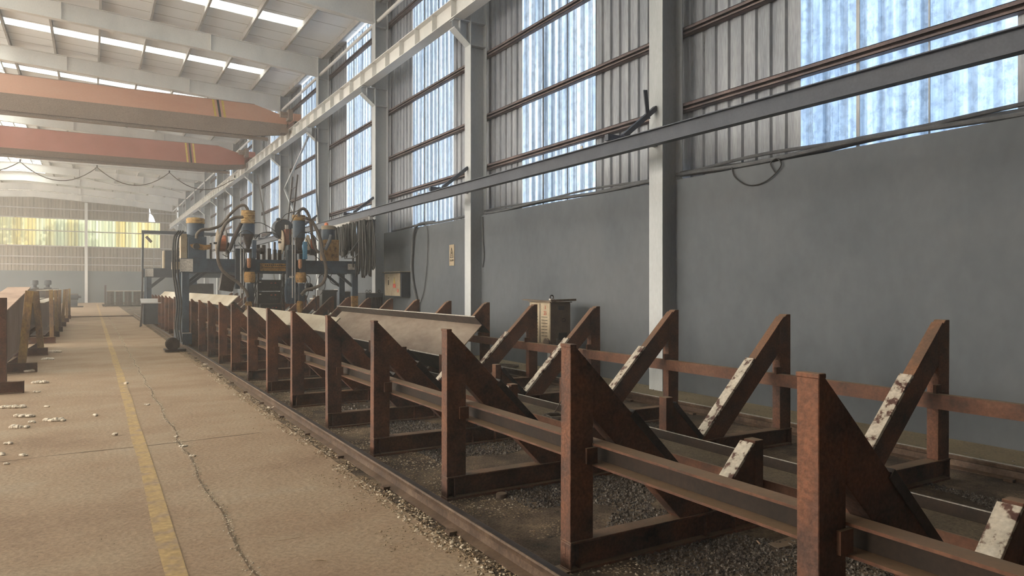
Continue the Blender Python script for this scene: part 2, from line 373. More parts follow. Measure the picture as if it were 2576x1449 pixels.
# corrugated cladding with translucent bays
WIN = {-1: (3.62, 6.17), 0: (10.60, 13.2), 1: (16.6, 19.3), 2: (22.9, 25.5)}
for k in range(3, 12): WIN[k] = (Y0+BAY*k+2.0, Y0+BAY*k+4.6)
def corrug(y0, y1, z0, z1, x, per=.25, dep=.035):
    m = MB(); ys = []; y = y0
    while y < y1-1e-6:
        for a, dx in ((0, 0), (.60, 0), (.68, dep), (.92, dep)):
            if y+a*per < y1: ys.append((y+a*per, dx))
        y += per
    ys.append((y1, 0)); vs = []
    for yy, dx in ys: vs += [(x+dx, yy, z0), (x+dx, yy, z1)]
    m.add(vs, [(2*i, 2*i+1, 2*i+3, 2*i+2) for i in range(len(ys)-1)])
    return m
edges = [YB]+[v for k in sorted(WIN) for v in WIN[k]]+[YF]
cl = MB()
for i in range(0, len(edges), 2):
    c = corrug(edges[i], edges[i+1], 3.15, 10.6, XC); cl.add(c.v, c.f)
struct('wall_right_cladding', cl, CLAD)
for n, k in enumerate(sorted(WIN)):
    o = struct('window_%d' % (n+1), corrug(WIN[k][0]-.02, WIN[k][1]+.02, 3.15, 10.5, XC+.01), P_NEAR if k == -1 else P_BLUE)
    # the overlap seams of the sheets
    s_ = MB(); a, b = WIN[k]
    for f_ in (.34, .67): s_.box(XC-.012, XC+.0, a+(b-a)*f_, a+(b-a)*f_+(.018 if f_ < .5 else .045), 3.2, 10.4)
    s_.build('sheet_seam', CABLEG if k != -1 else COLW, o)
# girts
for z in (4.44, 5.61, 7.05, 8.55, 9.75):
    g_ = MB(); g_.box(XC-.125, XC-.015, YB, YF, z-.006, z+.002); g_.box(XC-.125, XC-.117, YB, YF, z-.045, z+.002)
    g_.box(XC-.025, XC-.015, YB, YF, z-.11, z-.006); g_.box(XC-.125, XC-.015, YB, YF, z-.118, z-.11)
    g_.box(XC-.125, XC-.117, YB, YF, z-.118, z-.085)
    struct('trim_girt', g_, GIRT)
# columns with crane brackets
ZB, ZT = 7.68, 8.12       # crane beam bottom and top
def column(y):
    c = MB(); ztop = zroof(XR)-.2
    c.box(XR, XR+.016, y-.15, y+.15, 0, ztop); c.box(XR+.40, XR+.416, y-.15, y+.15, 0, ztop); c.box(XR+.016, XR+.40, y-.006, y+.006, 0, ztop)
    for z in (ZB-.55, ZB-.02, 9.55): c.box(XR+.016, XR+.40, y-.14, y+.14, z-.008, z+.008)
    o = c.build('steel_column', COLW, loc=(XR+.2, y, 0)); o['kind'] = 'structure'
    b = MB(); x1 = XR-.40
    b.box(x1, XR, y-.13, y+.13, ZB-.03, ZB-.012); b.prism([(x1, ZB-.03), (XR, ZB-.03), (XR, ZB-.53), (x1, ZB-.20)], 'xz', y-.007, y+.007)
    b.prism([(x1, ZB-.20), (XR, ZB-.53), (XR, ZB-.55), (x1, ZB-.22)], 'xz', y-.13, y+.13)
    b.box(XR-.25, XR-.24, y-.12, y+.12, ZB-.33, ZB-.03)
    b.build('bracket', COLW, o)
    return o
for y in COLY: column(y)
# runway beam + stiffeners + rail
rb = MB(); xb = 7.16
ibeam(rb, xb, YB+.5, YF-1, ZB, ZT, .28, .018, .012)
ro = thing('crane_runway_beam', 'long white runway beam on brackets along the side wall columns', 'crane beam', (xb, 0, ZB))
rb.build('beam', WHITE, ro)
st = MB(); y = 1.98
while y < YF-2:
    st.box(xb-.13, xb+.13, y-.005, y+.005, ZB+.018, ZT-.018); y += BAY/6
st.build('stiffener', WHITE, ro)
MB().box(xb-.03, xb+.03, YB+.5, YF-1, ZT, ZT+.05).build('crane_rail', RAIL, ro)
# rafters
def rafter(y):
    m = MB(); zt = lambda x: zroof(x)-.215
    zb = lambda x: zt(x)-.56-.12*max(0, (abs(x-XRIDGE)-9)/3.3)
    for sg in (1, -1):
        xs = [XRIDGE, XRIDGE+sg*4, XRIDGE+sg*8.5, XRIDGE+sg*(XR-XRIDGE)]
        for a, b in zip(xs[:-1], xs[1:]):
            m.prism([(a, zb(a)), (b, zb(b)), (b, zt(b)), (a, zt(a))], 'xz', y-.006, y+.006)
            m.prism([(a, zb(a)-.014), (b, zb(b)-.014), (b, zb(b)), (a, zb(a))], 'xz', y-.11, y+.11)
            m.prism([(a, zt(a)), (b, zt(b)), (b, zt(b)+.014), (a, zt(a)+.014)], 'xz', y-.11, y+.11)
            m.box(b-.009, b+.009, y-.10, y+.10, zb(b), zt(b))
    struct('ceiling_rafter', m, WHITE, loc=(XRIDGE, y, 9))
for y in COLY+[YF-.2]: rafter(y)
# purlins
for k in range(0, 8):
    x = 7.68-1.49*k if k else 7.62
    for xx in ((x, 2*XRIDGE-x) if k < 8 else (x,)):
        z = zroof(xx); m = MB()
        m.box(xx-.004, xx+.004, YB, YF, z-.20, z-.012); m.box(xx-.004, xx+.065, YB, YF, z-.204, z-.196); m.box(xx-.004, xx+.065, YB, YF, z-.014, z-.008)
        struct('ceiling_purlin', m, PURL)
# eave strut
struct('trim_eave_strut', MB().tube([(7.55, YB, 9.72), (7.55, YF, 9.72)], .055, 10), WHITE)
# roof sheets with light strips and the open ridge
XS0, XS1 = -3.30, 6.24       # strip of roof lights; the ridge vent lies between XS0 and its mirror
roof = MB()
def sheet(m, xa, xb, ya, yb, t=.012):
    m.add([(xa, ya, zroof(xa)), (xb, ya, zroof(xb)), (xb, yb, zroof(xb)), (xa, yb, zroof(xa)),
           (xa, ya, zroof(xa)+t), (xb, ya, zroof(xb)+t), (xb, yb, zroof(xb)+t), (xa, yb, zroof(xa)+t)],
          [(0,3,2,1),(4,5,6,7),(0,1,5,4),(1,2,6,5),(2,3,7,6),(3,0,4,7)])
wn = len(WIN)
YR0, YR1 = 1.98, Y0+10*BAY
mir = lambda x: 2*XRIDGE-x
for k in range(-3, 12):
    a = Y0+BAY*k; b = a+BAY; s0, s1 = a+3.48, a+4.25
    for sg in (0, 1):
        q = (lambda x: x) if sg == 0 else mir
        L_ = lambda xa, xb, ya, yb, m=roof: sheet(m, min(q(xa), q(xb)), max(q(xa), q(xb)), ya, yb)
        L_(XS0, XC+.1, a, s0); L_(XS0, XC+.1, s1, b); L_(XS1, XC+.1, s0, s1)
        if k > 8 or k < 0: L_(XS0, XS1, s0, s1)
        else:
            wn += 1; m = MB(); L_(XS0, XS1, s0, s1, m)
            struct('window_%d' % wn, m, P_ROOF if k < 5 else P_ROOFY)
    if b <= YR0+.01 or a >= YR1-.01:
        sheet(roof, XRIDGE, XS0, a, b); sheet(roof, mir(XS0), XRIDGE, a, b)
struct('ceiling', roof, ROOF)
# laps between roof sheets
lap = MB(); y = YB
while y < YF:
    if all(abs(y-(Y0+BAY*k+3.86)) > .45 for k in range(-3, 12)):
        lap.add([(XS0, y, zroof(XS0)-.004), (XC, y, zroof(XC)-.004), (XC, y+.03, zroof(XC)-.004), (XS0, y+.03, zroof(XS0)-.004)], [(0, 1, 2, 3)])
    y += .92
struct('ceiling_laps', lap, PURL)
wn += 1; m = MB(); zz = zroof(XS0)+.35
m.prism([(mir(XS0), zz), (XRIDGE, zz+.35), (XS0, zz), (XS0, zz+.01), (XRIDGE, zz+.36), (mir(XS0), zz+.01)], 'xz', YR0, YR1)
struct('window_%d' % wn, m, P_ROOF)
m = MB()
for x in (XS0, mir(XS0)): m.box(x-.02, x+.02, YR0, YR1, zroof(x)-.05, zz)
for y in [YR0+BAY/2*i for i in range(23)]:
    m.bar((XS0, y, zz), (XRIDGE, y, zz+.34), .06, .06); m.bar((mir(XS0), y, zz), (XRIDGE, y, zz+.34), .06, .06)
    m.bar((XS0, y, zz), (mir(XS0), y+BAY/2, zz), .035, .035)
m.box(XRIDGE-.03, XRIDGE+.03, YR0, YR1, zz+.28, zz+.34)
m.box(XRIDGE+.7, XRIDGE+.76, YR0, YR1, zz+.12, zz+.2); m.box(XRIDGE-.76, XRIDGE-.7, YR0, YR1, zz+.12, zz+.2)
struct('ceiling_ridge_frame', m, PURL)
# tie rods under the roof of the braced bays
for k in (9,):
    a = Y0+BAY*k
    m = MB()
    for x0 in (-3.3, 2.0): m.bar((x0, a, zroof(x0)-.35), (x0+5.2, a+BAY, zroof(x0+5.2)-.35), .03, .03); m.bar((x0+5.2, a, zroof(x0+5.2)-.35), (x0, a+BAY, zroof(x0)-.35), .03, .03)
    struct('ceiling_brace', m, PURL)
# wall brace in the fifth bay
m = MB(); a = Y0+3*BAY+.1
m.bar((XR+.2, a+BAY-.2, 6.1), (XR+.2, a+1.6, 7.9), .07, .07); m.bar((XR+.2, a+BAY-.2, 6.1), (XR+.2, a+2.2, 3.4), .07, .07)
struct('trim_wall_brace', m, COLW)

# ------------------------------------------------ far wall
struct('wall_far', MB().box(XL, XW+.3, YF, YF+.25, -.1, 3.22), WALLB)
def xcorr(x0, x1, z0, z1, y, per=.3, dep=.035, top=None):
    m = MB(); xs = []; x = x0
    while x < x1-1e-6:
        for a, dx in ((0, 0), (.6, 0), (.68, dep), (.92, dep)):
            if x+a*per < x1: xs.append((x+a*per, dx))
        x += per
    xs.append((x1, 0)); vs = []
    for xx, d in xs: vs += [(xx, y+d, z0), (xx, y+d, top(xx) if top else z1)]
    m.add(vs, [(2*i, 2*i+1, 2*i+3, 2*i+2) for i in range(len(xs)-1)]); return m
fc = MB()
for m in (xcorr(XL, XC, 3.1, 5.70, YF+.1), xcorr(6.28, XC, 5.70, 8.42, YF+.1),
          xcorr(XL, 5.12, 8.42, 0, YF+.1, top=lambda x: zroof(x)), xcorr(5.95, XC, 8.42, 0, YF+.1, top=lambda x: zroof(x))):
    fc.add(m.v, m.f)
zr = zroof(5.5)
fc.add([(5.12, YF+.1, 8.42), (5.12, YF+.1, zr), (5.95, YF+.1, zr), (5.95, YF+.1, 8.42), (5.30, YF+.1, 9.95), (5.42, YF+.1, 9.3), (5.62, YF+.1, 9.1), (5.86, YF+.1, 8.42), (5.24, YF+.1, 8.42)],
       [(0, 1, 4, 8), (1, 2, 4), (2, 3, 7, 6), (2, 6, 5), (2, 5, 4)])
struct('wall_far_cladding', fc, CLADF)
wn += 1
struct('window_%d' % wn, xcorr(XL+1, 6.30, 5.66, 8.46, YF+.11), P_FAR)
m = MB()
for z in (3.85, 4.62, 5.68, 7.2, 8.44, 9.4): m.box(XL, XC-.2, YF-.06, YF+.06, z-.05, z+.05)
struct('trim_far_girts', m, PURL)
for x in (-.45, -9.2):
    m = MB(); m.box(x-.13, x+.13, YF-.30, YF-.285, 0, 10.1); m.box(x-.006, x+.006, YF-.285, YF-.10, 0, 10.1); m.box(x-.13, x+.13, YF-.10, YF-.085, 0, 10.1)
    struct('steel_post_far', m, WHITE)
# ------------------------------------------------ left wall and the wall behind the camera (unseen, they shape the light)
struct('wall_left', MB().box(XL-.3, XL, YB, YF, 0, 1.0), WALLB)
wn += 1
struct('window_%d' % wn, MB().box(XL-.2, XL-.19, 2, YF, 1.0, 9.4), P_LEFT)
struct('wall_left_cladding', MB().box(XL-.22, XL-.16, YB, YF, 9.4, 10.6).box(XL-.22, XL-.16, YB, 2, 1, 9.4), CLADF)
for y in COLY: struct('wall_left_column', MB().box(XL, XL+.4, y-.15, y+.15, 0, 10.1), COLW, loc=(XL+.2, y, 0))
m = MB(); m.box(XL, XC, YB-.2, YB, 0, 11.2)
struct('wall_back', m, CLADF)
struct('ground_outside', MB().box(-150, 150, -100, 220, -.4, -.25), OUTG)
# trees beyond the far wall
def tree(x, y, h, rad, lab):
    t = thing('broadleaf_tree', lab, 'tree', (x, y, -.25), 'trees beyond the far wall')
    MB().tube([(x, y, -.25), (x+.2, y, h*.4), (x-.1, y, h*.75)], [.35, .25, .12], 8).build('trunk', BARK, t)
    m = MB()
    for i in range(900):
        a, b = random.uniform(0, 6.28), random.uniform(-1, 1); rr = rad*random.uniform(.35, 1)
        s_ = math.sqrt(1-b*b); c = Vector((x+rr*s_*math.cos(a), y+rr*s_*math.sin(a)*.7, h*.72+rr*b*.95))
        u = Vector((random.uniform(-1, 1), random.uniform(-1, 1), random.uniform(-1, 1))).normalized()*.33; v = u.orthogonal().normalized()*.22
        m.add([c-u, c+v, c+u, c-v], [(0, 1, 2, 3)])
    m.build('crown', LEAF, t)
tree(-9.5, YF+7, 9.5, 4.0, 'leafy green tree seen through the far window, farther from the post')
tree(-2.2, YF+10, 9.0, 2.9, 'leafy green tree seen through the far window beside the post')
# ================================================================ CRADLE FRAMES
FY = [1.74+1.59*k for k in range(24)]
HY = .048
def make_frame(y):
    t = thing('cradle_frame', 'x', 'frame', (4.23, y, 0), 'rusty steel cradle frames standing across the rails')
    b = MB(); x0, x1 = 2.30, 6.17
    b.box(x0, x1, y-.055, y+.055, -.01, .014); b.box(x0, x1, y-.055, y+.055, .156, .170); b.box(x0, x1, y-.006, y+.006, .014, .156)
    b.box(x0+.06, x0+.072, y-.05, y+.05, .014, .156); b.box(x0, x0+.012, y-.05, y+.05, .014, .156); b.box(x1-.012, x1, y-.05, y+.05, .014, .156)
    for x in (3.36, 3.62, 3.92, 4.48, 4.9, 5.15): b.box(x-.005, x+.005, y-.05, y+.05, .014, .156)
    b.build('base_beam', RUST, t, bevel=.003)
    m = MB(); m.prism([(2.30, .17), (2.46, .17), (2.46, 1.145), (2.335, 1.268), (2.30, 1.278)], 'xz', y-HY, y+HY)
    m.box(2.296, 2.34, y-HY-.003, y+HY+.003, 1.262, 1.281); m.build('post', RUST, t, bevel=.003)
    m = MB(); m.prism([(5.995, .17), (6.155, .17), (6.155, 1.325), (6.10, 1.325), (5.995, 1.235)], 'xz', y-HY, y+HY)
    m.build('post', RUST, t, bevel=.003)
    m = MB(); m.prism([(2.461, 1.144), (3.42, .171), (3.13, .171), (2.461, .855)], 'xz', y-HY, y+HY); m.build('long_arm', RUST, t, bevel=.003)
    m = MB(); m.prism([(5.994, 1.24), (4.925, .171), (5.20, .171), (5.994, .955)], 'xz', y-HY, y+HY); m.build('long_arm', RUST, t, bevel=.003)
    m = MB(); m.prism([(3.43, .171), (3.80, .56), (3.80, .34), (3.64, .171)], 'xz', y-HY, y+HY); m.build('short_arm', RUSTB, t, bevel=.003)
    m = MB(); m.box(3.803, 3.885, y-HY, y+HY, .17, .575); m.build('short_post', RUSTB, t, bevel=.003)
    m = MB(); m.prism([(4.92, .171), (4.56, .545), (4.56, .30), (4.70, .171)], 'xz', y-HY, y+HY); m.build('short_arm', RUSTB, t, bevel=.003)
    m = MB(); m.box(4.475, 4.557, y-HY, y+HY, .17, .60); m.build('short_post', RUSTB, t, bevel=.003)
    for x in (3.26, 5.02):
        m = MB(); m.prism([(x-.14, .172), (x+.2, .172), (x+.12, .26), (x-.06, .26)], 'xz', y+.02, y+.03) ; m.build('gusset_plate', RUSTB, t)
    # wear plates on the sloping faces: p0 -> p1 in x,z, normal offset, material
    def plate(p0, p1, th, wd, mat, nm='wear_plate', lip=0):
        p0, p1 = Vector((p0[0], p0[1])), Vector((p1[0], p1[1])); d = (p1-p0).normalized(); n = Vector((-d.y, d.x))
        if n.y < 0: n = -n
        q = [p0, p1, p1+n*th, p0+n*th]; m = MB(); m.prism([tuple(v) for v in q], 'xz', y-wd, y+wd)
        if lip:
            q = [p0-n*lip, p1-n*lip, p1+n*th, p0+n*th]; m.prism([tuple(v) for v in q], 'xz', y-wd-.006, y-wd); m.prism([tuple(v) for v in q], 'xz', y+wd, y+wd+.006)
        m.build(nm, mat, t, bevel=.002)
    plate((2.745, .862), (3.40, .198), .020, .052, DARKST, lip=.03)
    plate((3.44, .19), (3.79, .553), .020, .056, WORN)
    plate((4.575, .545), (4.92, .195), .018, .052, DARKST, lip=.03)
    plate((4.95, .205), (5.63, .885), .026, .054, WORN)
    plate((5.64, .885), (6.06, 1.30), .008, .047, RUST, 'face_plate')
    MB().box(2.40, 2.475, y-HY-.02, y-HY-.001, .60, .69).build('clip_plate', RUSTB, t)
    MB().box(5.99, 6.06, y-HY-.02, y-HY-.001, .60, .74).build('clip_plate', RUSTB, t)
    MB().box(5.905, 5.985, y-HY-.03, y-HY-.004, .732, .80).build('hook_plate', RUSTB, t)
    return t
f0 = make_frame(FY[0])
flab = lambda k: 'rusty orange cradle frame across the rails, ' + ORD[k] + ' from the open end of the row'
f0['label'] = flab(0)
for k in range(1, len(FY)):
    f = tree_copy(f0, (4.23+random.uniform(-.012, .012), FY[k]+random.uniform(-.02, .02), 0), flab(k))
    f.rotation_euler = (random.uniform(-.006, .006), random.uniform(-.002, .002), random.uniform(-.008, .008))
# ties that run through the frames
m = MB(); x = 2.462
m.box(x, x+.10, .2, 38.6, .698, .711); m.box(x, x+.10, .2, 38.6, .580, .593)
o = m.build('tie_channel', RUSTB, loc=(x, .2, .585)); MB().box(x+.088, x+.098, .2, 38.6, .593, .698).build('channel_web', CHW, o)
tag(o, 'long brown channel tying the aisle-side posts of the cradle frames', 'tie beam')
m = MB(); m.box(5.91, 5.985, .2, 38.6, .61, .73); o = m.build('tie_bar', RUSTB, loc=(5.95, .2, .61))
tag(o, 'long flat brown bar tying the wall-side posts of the cradle frames', 'tie bar')
# big section lying flat between the two notches
t = thing('flat_lying_beam', 'long wide steel beam lying flat under the frames, filled with dirt and slag', 'steel beam', (4.17, -.5, .171))
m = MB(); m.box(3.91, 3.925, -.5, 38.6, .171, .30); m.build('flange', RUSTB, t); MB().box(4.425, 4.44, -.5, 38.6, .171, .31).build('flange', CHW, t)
MB().box(3.925, 4.425, -.5, 38.6, .215, .235).build('web', TROUGH, t)
MB().box(4.424, 4.441, -.5, 38.6, .310, .313).build('worn_flange_edge', EDGE, t)
def sliver(y0, y1, x, wv, name, mat, lab, cat, h=.02):
    m = MB(); m.prism([(x, y0), (x+wv, y0+.02), (x+wv*.9, y1), (x-.01, y1-.03)], 'xy', -.003, h); tag(m.build(name, mat), lab, cat)
# rails
def rail(x, lab):
    t = thing('crane_track_rail', lab, 'rail', (x, YB, 0), 'rails beside the cradle frames')
    m = MB(); y0, y1 = YB+.3, 46
    m.prism([(x-.068, 0), (x+.068, 0), (x+.068, .009), (x+.012, .020), (x+.007, .072), (x+.032, .082), (x+.034, .108), (x+.026, .116),
             (x-.026, .116), (x-.034, .108), (x-.032, .082), (x-.007, .072), (x-.012, .020), (x-.068, .009)], 'xz', y0, y1)
    m.build('rail_profile', RAIL, t)
    MB().box(x-.021, x+.021, y0, y1, .115, .1175).build('polished_rail_top', EDGE if x > 5 else DARKST, t)
    y = .6; o0 = None
    while y < 24:
        for s_ in (-1, 1):
            if o0 is None: o0 = MB().box(x+s_*.09-.027, x+s_*.09+.027, y-.035, y+.035, 0, .022).build('rail_clip', RAIL, t); ox, oy = x+s_*.09, y
            else:
                c = o0.copy(); COL.objects.link(c); c.parent = t; c.location = (x+s_*.09-ox, y-oy, 0)
        y += 1.2
rail(2.10, 'steel rail on the dirty floor edge along the open aisle side of the frames')
rail(6.60, 'steel rail between the cradle frames and the grey wall')
m = MB(); m.box(-6, 2.0, 44.2, 44.27, 0, .05); tag(m.build('cross_rail', RAIL, loc=(0, 44.2, 0)), 'low rusty rail crossing the aisle floor near the far end', 'rail')

# ================================================================ H-SECTIONS
def hbeam2(name, lab, y0, y1, lo, hi, d, hgt, tf, tw, mweb, mfl, edge=True, cat='steel beam', group='steel beams lying in the cradle notches', topmat=None):
    """lo->hi: the first flange (x,z); the web leaves its middle along d"""
    lo, hi, d = Vector(lo), Vector(hi), Vector(d).normalized(); f = (hi-lo).normalized()
    t = thing(name, lab, cat, (lo.x, y0, min(lo.y, hi.y)), group)
    def quad(a, b, n, th, mat, nm):
        m = MB(); m.prism([tuple(a), tuple(b), tuple(b+n*th), tuple(a+n*th)], 'xz', y0, y1); return m.build(nm, mat, t)
    fo = quad(lo, hi, d, tf, topmat or mfl, 'flange')
    mid = (lo+hi)/2; quad(mid-f*tw/2+d*tf, mid+f*tw/2+d*tf, d, hgt-2*tf, mweb, 'web')
    l2, h2 = lo+d*(hgt-tf), hi+d*(hgt-tf); quad(l2, h2, d, tf, mfl, 'flange')
    return t
s2 = 2**-.5
# wide beam in the wall-side notch, web leaning up to the wall
hbeam2('leaning_beam', 'big dark-flanged beam leaning in the wall-side notches, its wide dusty web facing the aisle', 10.1, 17.5,
       (4.655, .525), (4.915, .265), (s2, s2), .86, .016, .014, MILL, DARKST)
m = MB(); m.prism([(5.247, 1.117+.002), (5.263, 1.133), (5.259, 1.137), (5.243, 1.123)], 'xz', 10.1, 17.5)
tag(m.build('polished_edge_strip', EDGE, bpy.data.objects['leaning_beam']), 'bright worn upper edge')
m = MB(); m.prism([(4.655, .527), (4.668, .538), (4.664, .542), (4.651, .531)], 'xz', 10.1, 17.5)
tag(m.build('polished_edge_strip', EDGE, bpy.data.objects['leaning_beam']), 'bright worn lower edge')
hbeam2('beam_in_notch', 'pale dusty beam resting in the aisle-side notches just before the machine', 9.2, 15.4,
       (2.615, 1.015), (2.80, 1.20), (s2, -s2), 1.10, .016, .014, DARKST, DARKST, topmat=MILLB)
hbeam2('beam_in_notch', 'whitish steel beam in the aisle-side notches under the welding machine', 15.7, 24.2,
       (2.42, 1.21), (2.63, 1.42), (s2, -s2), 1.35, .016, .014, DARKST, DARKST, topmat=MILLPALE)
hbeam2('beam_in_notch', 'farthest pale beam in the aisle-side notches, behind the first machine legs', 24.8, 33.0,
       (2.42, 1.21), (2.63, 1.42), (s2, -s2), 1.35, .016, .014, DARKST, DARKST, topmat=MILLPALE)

# ================================================================ STANDS AND BEAMS LEFT OF THE AISLE
SY = [13.1, 16.2, 20.0, 24.2, 27.2, 30.3, 34.2, 38.4, 42.2]
stp = [(-1.16, -1.16, 1.44), (-1.12, -1.0, 1.53), (-1.02, -1.12, 1.50), (-.97, -.99, 1.52), (-.96, -.99, 1.50), (-.97, -.98, 1.50), (-1.0, -.93, 1.5), (-.97, -.97, 1.5), (-.95, -.95, 1.52)]
for k, y in enumerate(SY):
    t = thing('support_stand', 'rusty post-and-foot stand across the aisle, ' + ORD[k] + ' along its row', 'stand', (-1.1, y, 0), 'post stands beside the aisle')
    m = MB(); xa, xb_ = -3.9, -.88
    m.box(xa, xb_, y-.07, y+.07, 0, .012); m.box(xa, xb_, y-.07, y+.07, .168, .18); m.box(xa, xb_, y-.005, y+.005, .012, .168); m.box(xb_-.012, xb_, y-.07, y+.07, .012, .168)
    m.build('foot_beam', RUSTB, t)
    x0, x1, h = stp[k]
    m = MB(); pw = .13 if k < 3 else .10; m.bar((x0, y, .18), (x1, y, h), pw, pw, up=(0, 1, 0)); m.build('post', RUSTB if k == 0 else POSTY, t, bevel=.004)
    if k in (0, 1, 2):
        m = MB(); m.prism([(x0-.24, .18), (x0-.065, .18), (x0-.065, .30)], 'xz', y-.005, y+.005); m.build('gusset_plate', RUSTB, t)
def upbeam(name, lab, x, y0, y1, bw, z0, h0, h1, mw, mt, group=None):
    t = thing(name, lab, 'steel beam', (x, y0, z0), group)
    MB().box(x-bw/2, x+bw/2, y0, y1, z0, z0+.018).build('bottom_flange', mw, t)
    m = MB(); m.prism([(y0, z0+.018), (y1, z0+.018), (y1, z0+h1-.02), (y0, z0+h0-.02)], 'yz', x-.007, x+.007); m.build('web', mw, t)
    m = MB(); m.prism([(y0, z0+h0-.02), (y1, z0+h1-.02), (y1, z0+h1), (y0, z0+h0)], 'yz', x-bw/2, x+bw/2); m.build('top_flange', mt, t)
    return t
gB = 'steel beams stacked left of the aisle'
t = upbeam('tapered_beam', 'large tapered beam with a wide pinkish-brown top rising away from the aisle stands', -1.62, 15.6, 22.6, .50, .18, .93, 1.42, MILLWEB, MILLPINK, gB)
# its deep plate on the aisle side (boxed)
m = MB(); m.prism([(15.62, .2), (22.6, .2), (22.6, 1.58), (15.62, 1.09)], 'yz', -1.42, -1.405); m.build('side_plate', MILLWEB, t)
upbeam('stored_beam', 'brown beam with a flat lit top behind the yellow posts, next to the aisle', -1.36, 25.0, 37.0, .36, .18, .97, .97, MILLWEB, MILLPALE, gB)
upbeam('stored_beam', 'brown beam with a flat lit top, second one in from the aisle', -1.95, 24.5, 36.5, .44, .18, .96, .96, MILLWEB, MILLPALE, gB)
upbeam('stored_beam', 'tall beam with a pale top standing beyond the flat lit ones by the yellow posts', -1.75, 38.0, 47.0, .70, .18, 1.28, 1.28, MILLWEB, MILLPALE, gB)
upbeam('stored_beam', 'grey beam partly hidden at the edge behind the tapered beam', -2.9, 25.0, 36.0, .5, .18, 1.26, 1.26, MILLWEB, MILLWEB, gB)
# motors on the roller machine beyond
t = thing('roller_machine', 'dark machine behind the stored beams with two upright motors on top', 'machine', (-2.5, 50, 0))
MB().box(-3.4, -1.7, 50, 51.4, 0, 1.5).build('base_frame', DARKST, t)
for x in (-2.88, -2.24):
    m = MB(); m.lathe([(.20, 1.5), (.20, 1.56), (.11, 1.58), (.11, 1.72), (.19, 1.74), (.19, 1.95), (.15, 2.0), (.02, 2.01)], (x, 50.6, 0), n=14)
    m.build('motor', BLUED, t, smooth=True)
t = thing('drive_unit', 'small dark drive unit on the floor beyond the yellow posts', 'machine', (-1.2, 66, 0))
MB().box(-1.9, -.55, 66, 67, 0, .10).build('base_plate', DARKST, t)
MB().box(-1.6, -.95, 66.2, 66.8, .10, .60).build('gearbox', BLUED, t)
m = MB(); m.lathe([(.02, -1.6), (.26, -1.55), (.26, -.95), (.22, -.9), (.10, -.88), (.10, -.7)], (0, 66.5, .82), axis='x', n=16); m.build('motor', BLUED, t, smooth=True)
# pile of finished sections near the far wall
for i in range(5):
    x = 1.35+i*.62
    y = 67-i*.5
    tb = upbeam('far_beam', 'dark H-section standing on the floor near the far wall, ' + ORD[i] + ' from the aisle side', x, y, y+6, .57, .12, 1.15, 1.15, DARKST, MILLPALE, 'H-sections near the far wall')
    MB().box(x-.26, x+.26, y+.3, y+.32, .14, 1.24).build('dark_filler_plate', DARKST, tb)  # added dark plate, stands in for the shaded depth between the flanges
for y in (67.4, 71.0):
    m = MB(); m.box(.8, 4.6, y, y+.15, 0, .12); tag(m.build('floor_bearer', DARKST, loc=(2, y, 0)), 'low dark bearer under the sections near the far wall', 'bearer', 'bearers under the far sections')
for i, (x, y) in enumerate(((1.0, 66.6), (1.0, 69.9))):
    m = MB(); m.bar((x, y, 0), (x, y, 1.75), .09, .09); tag(m.build('upright_stake', DARKST, loc=(x, y, 0)), 'thin upright stake beside the far H-sections', 'stake', 'stakes beside the far sections')

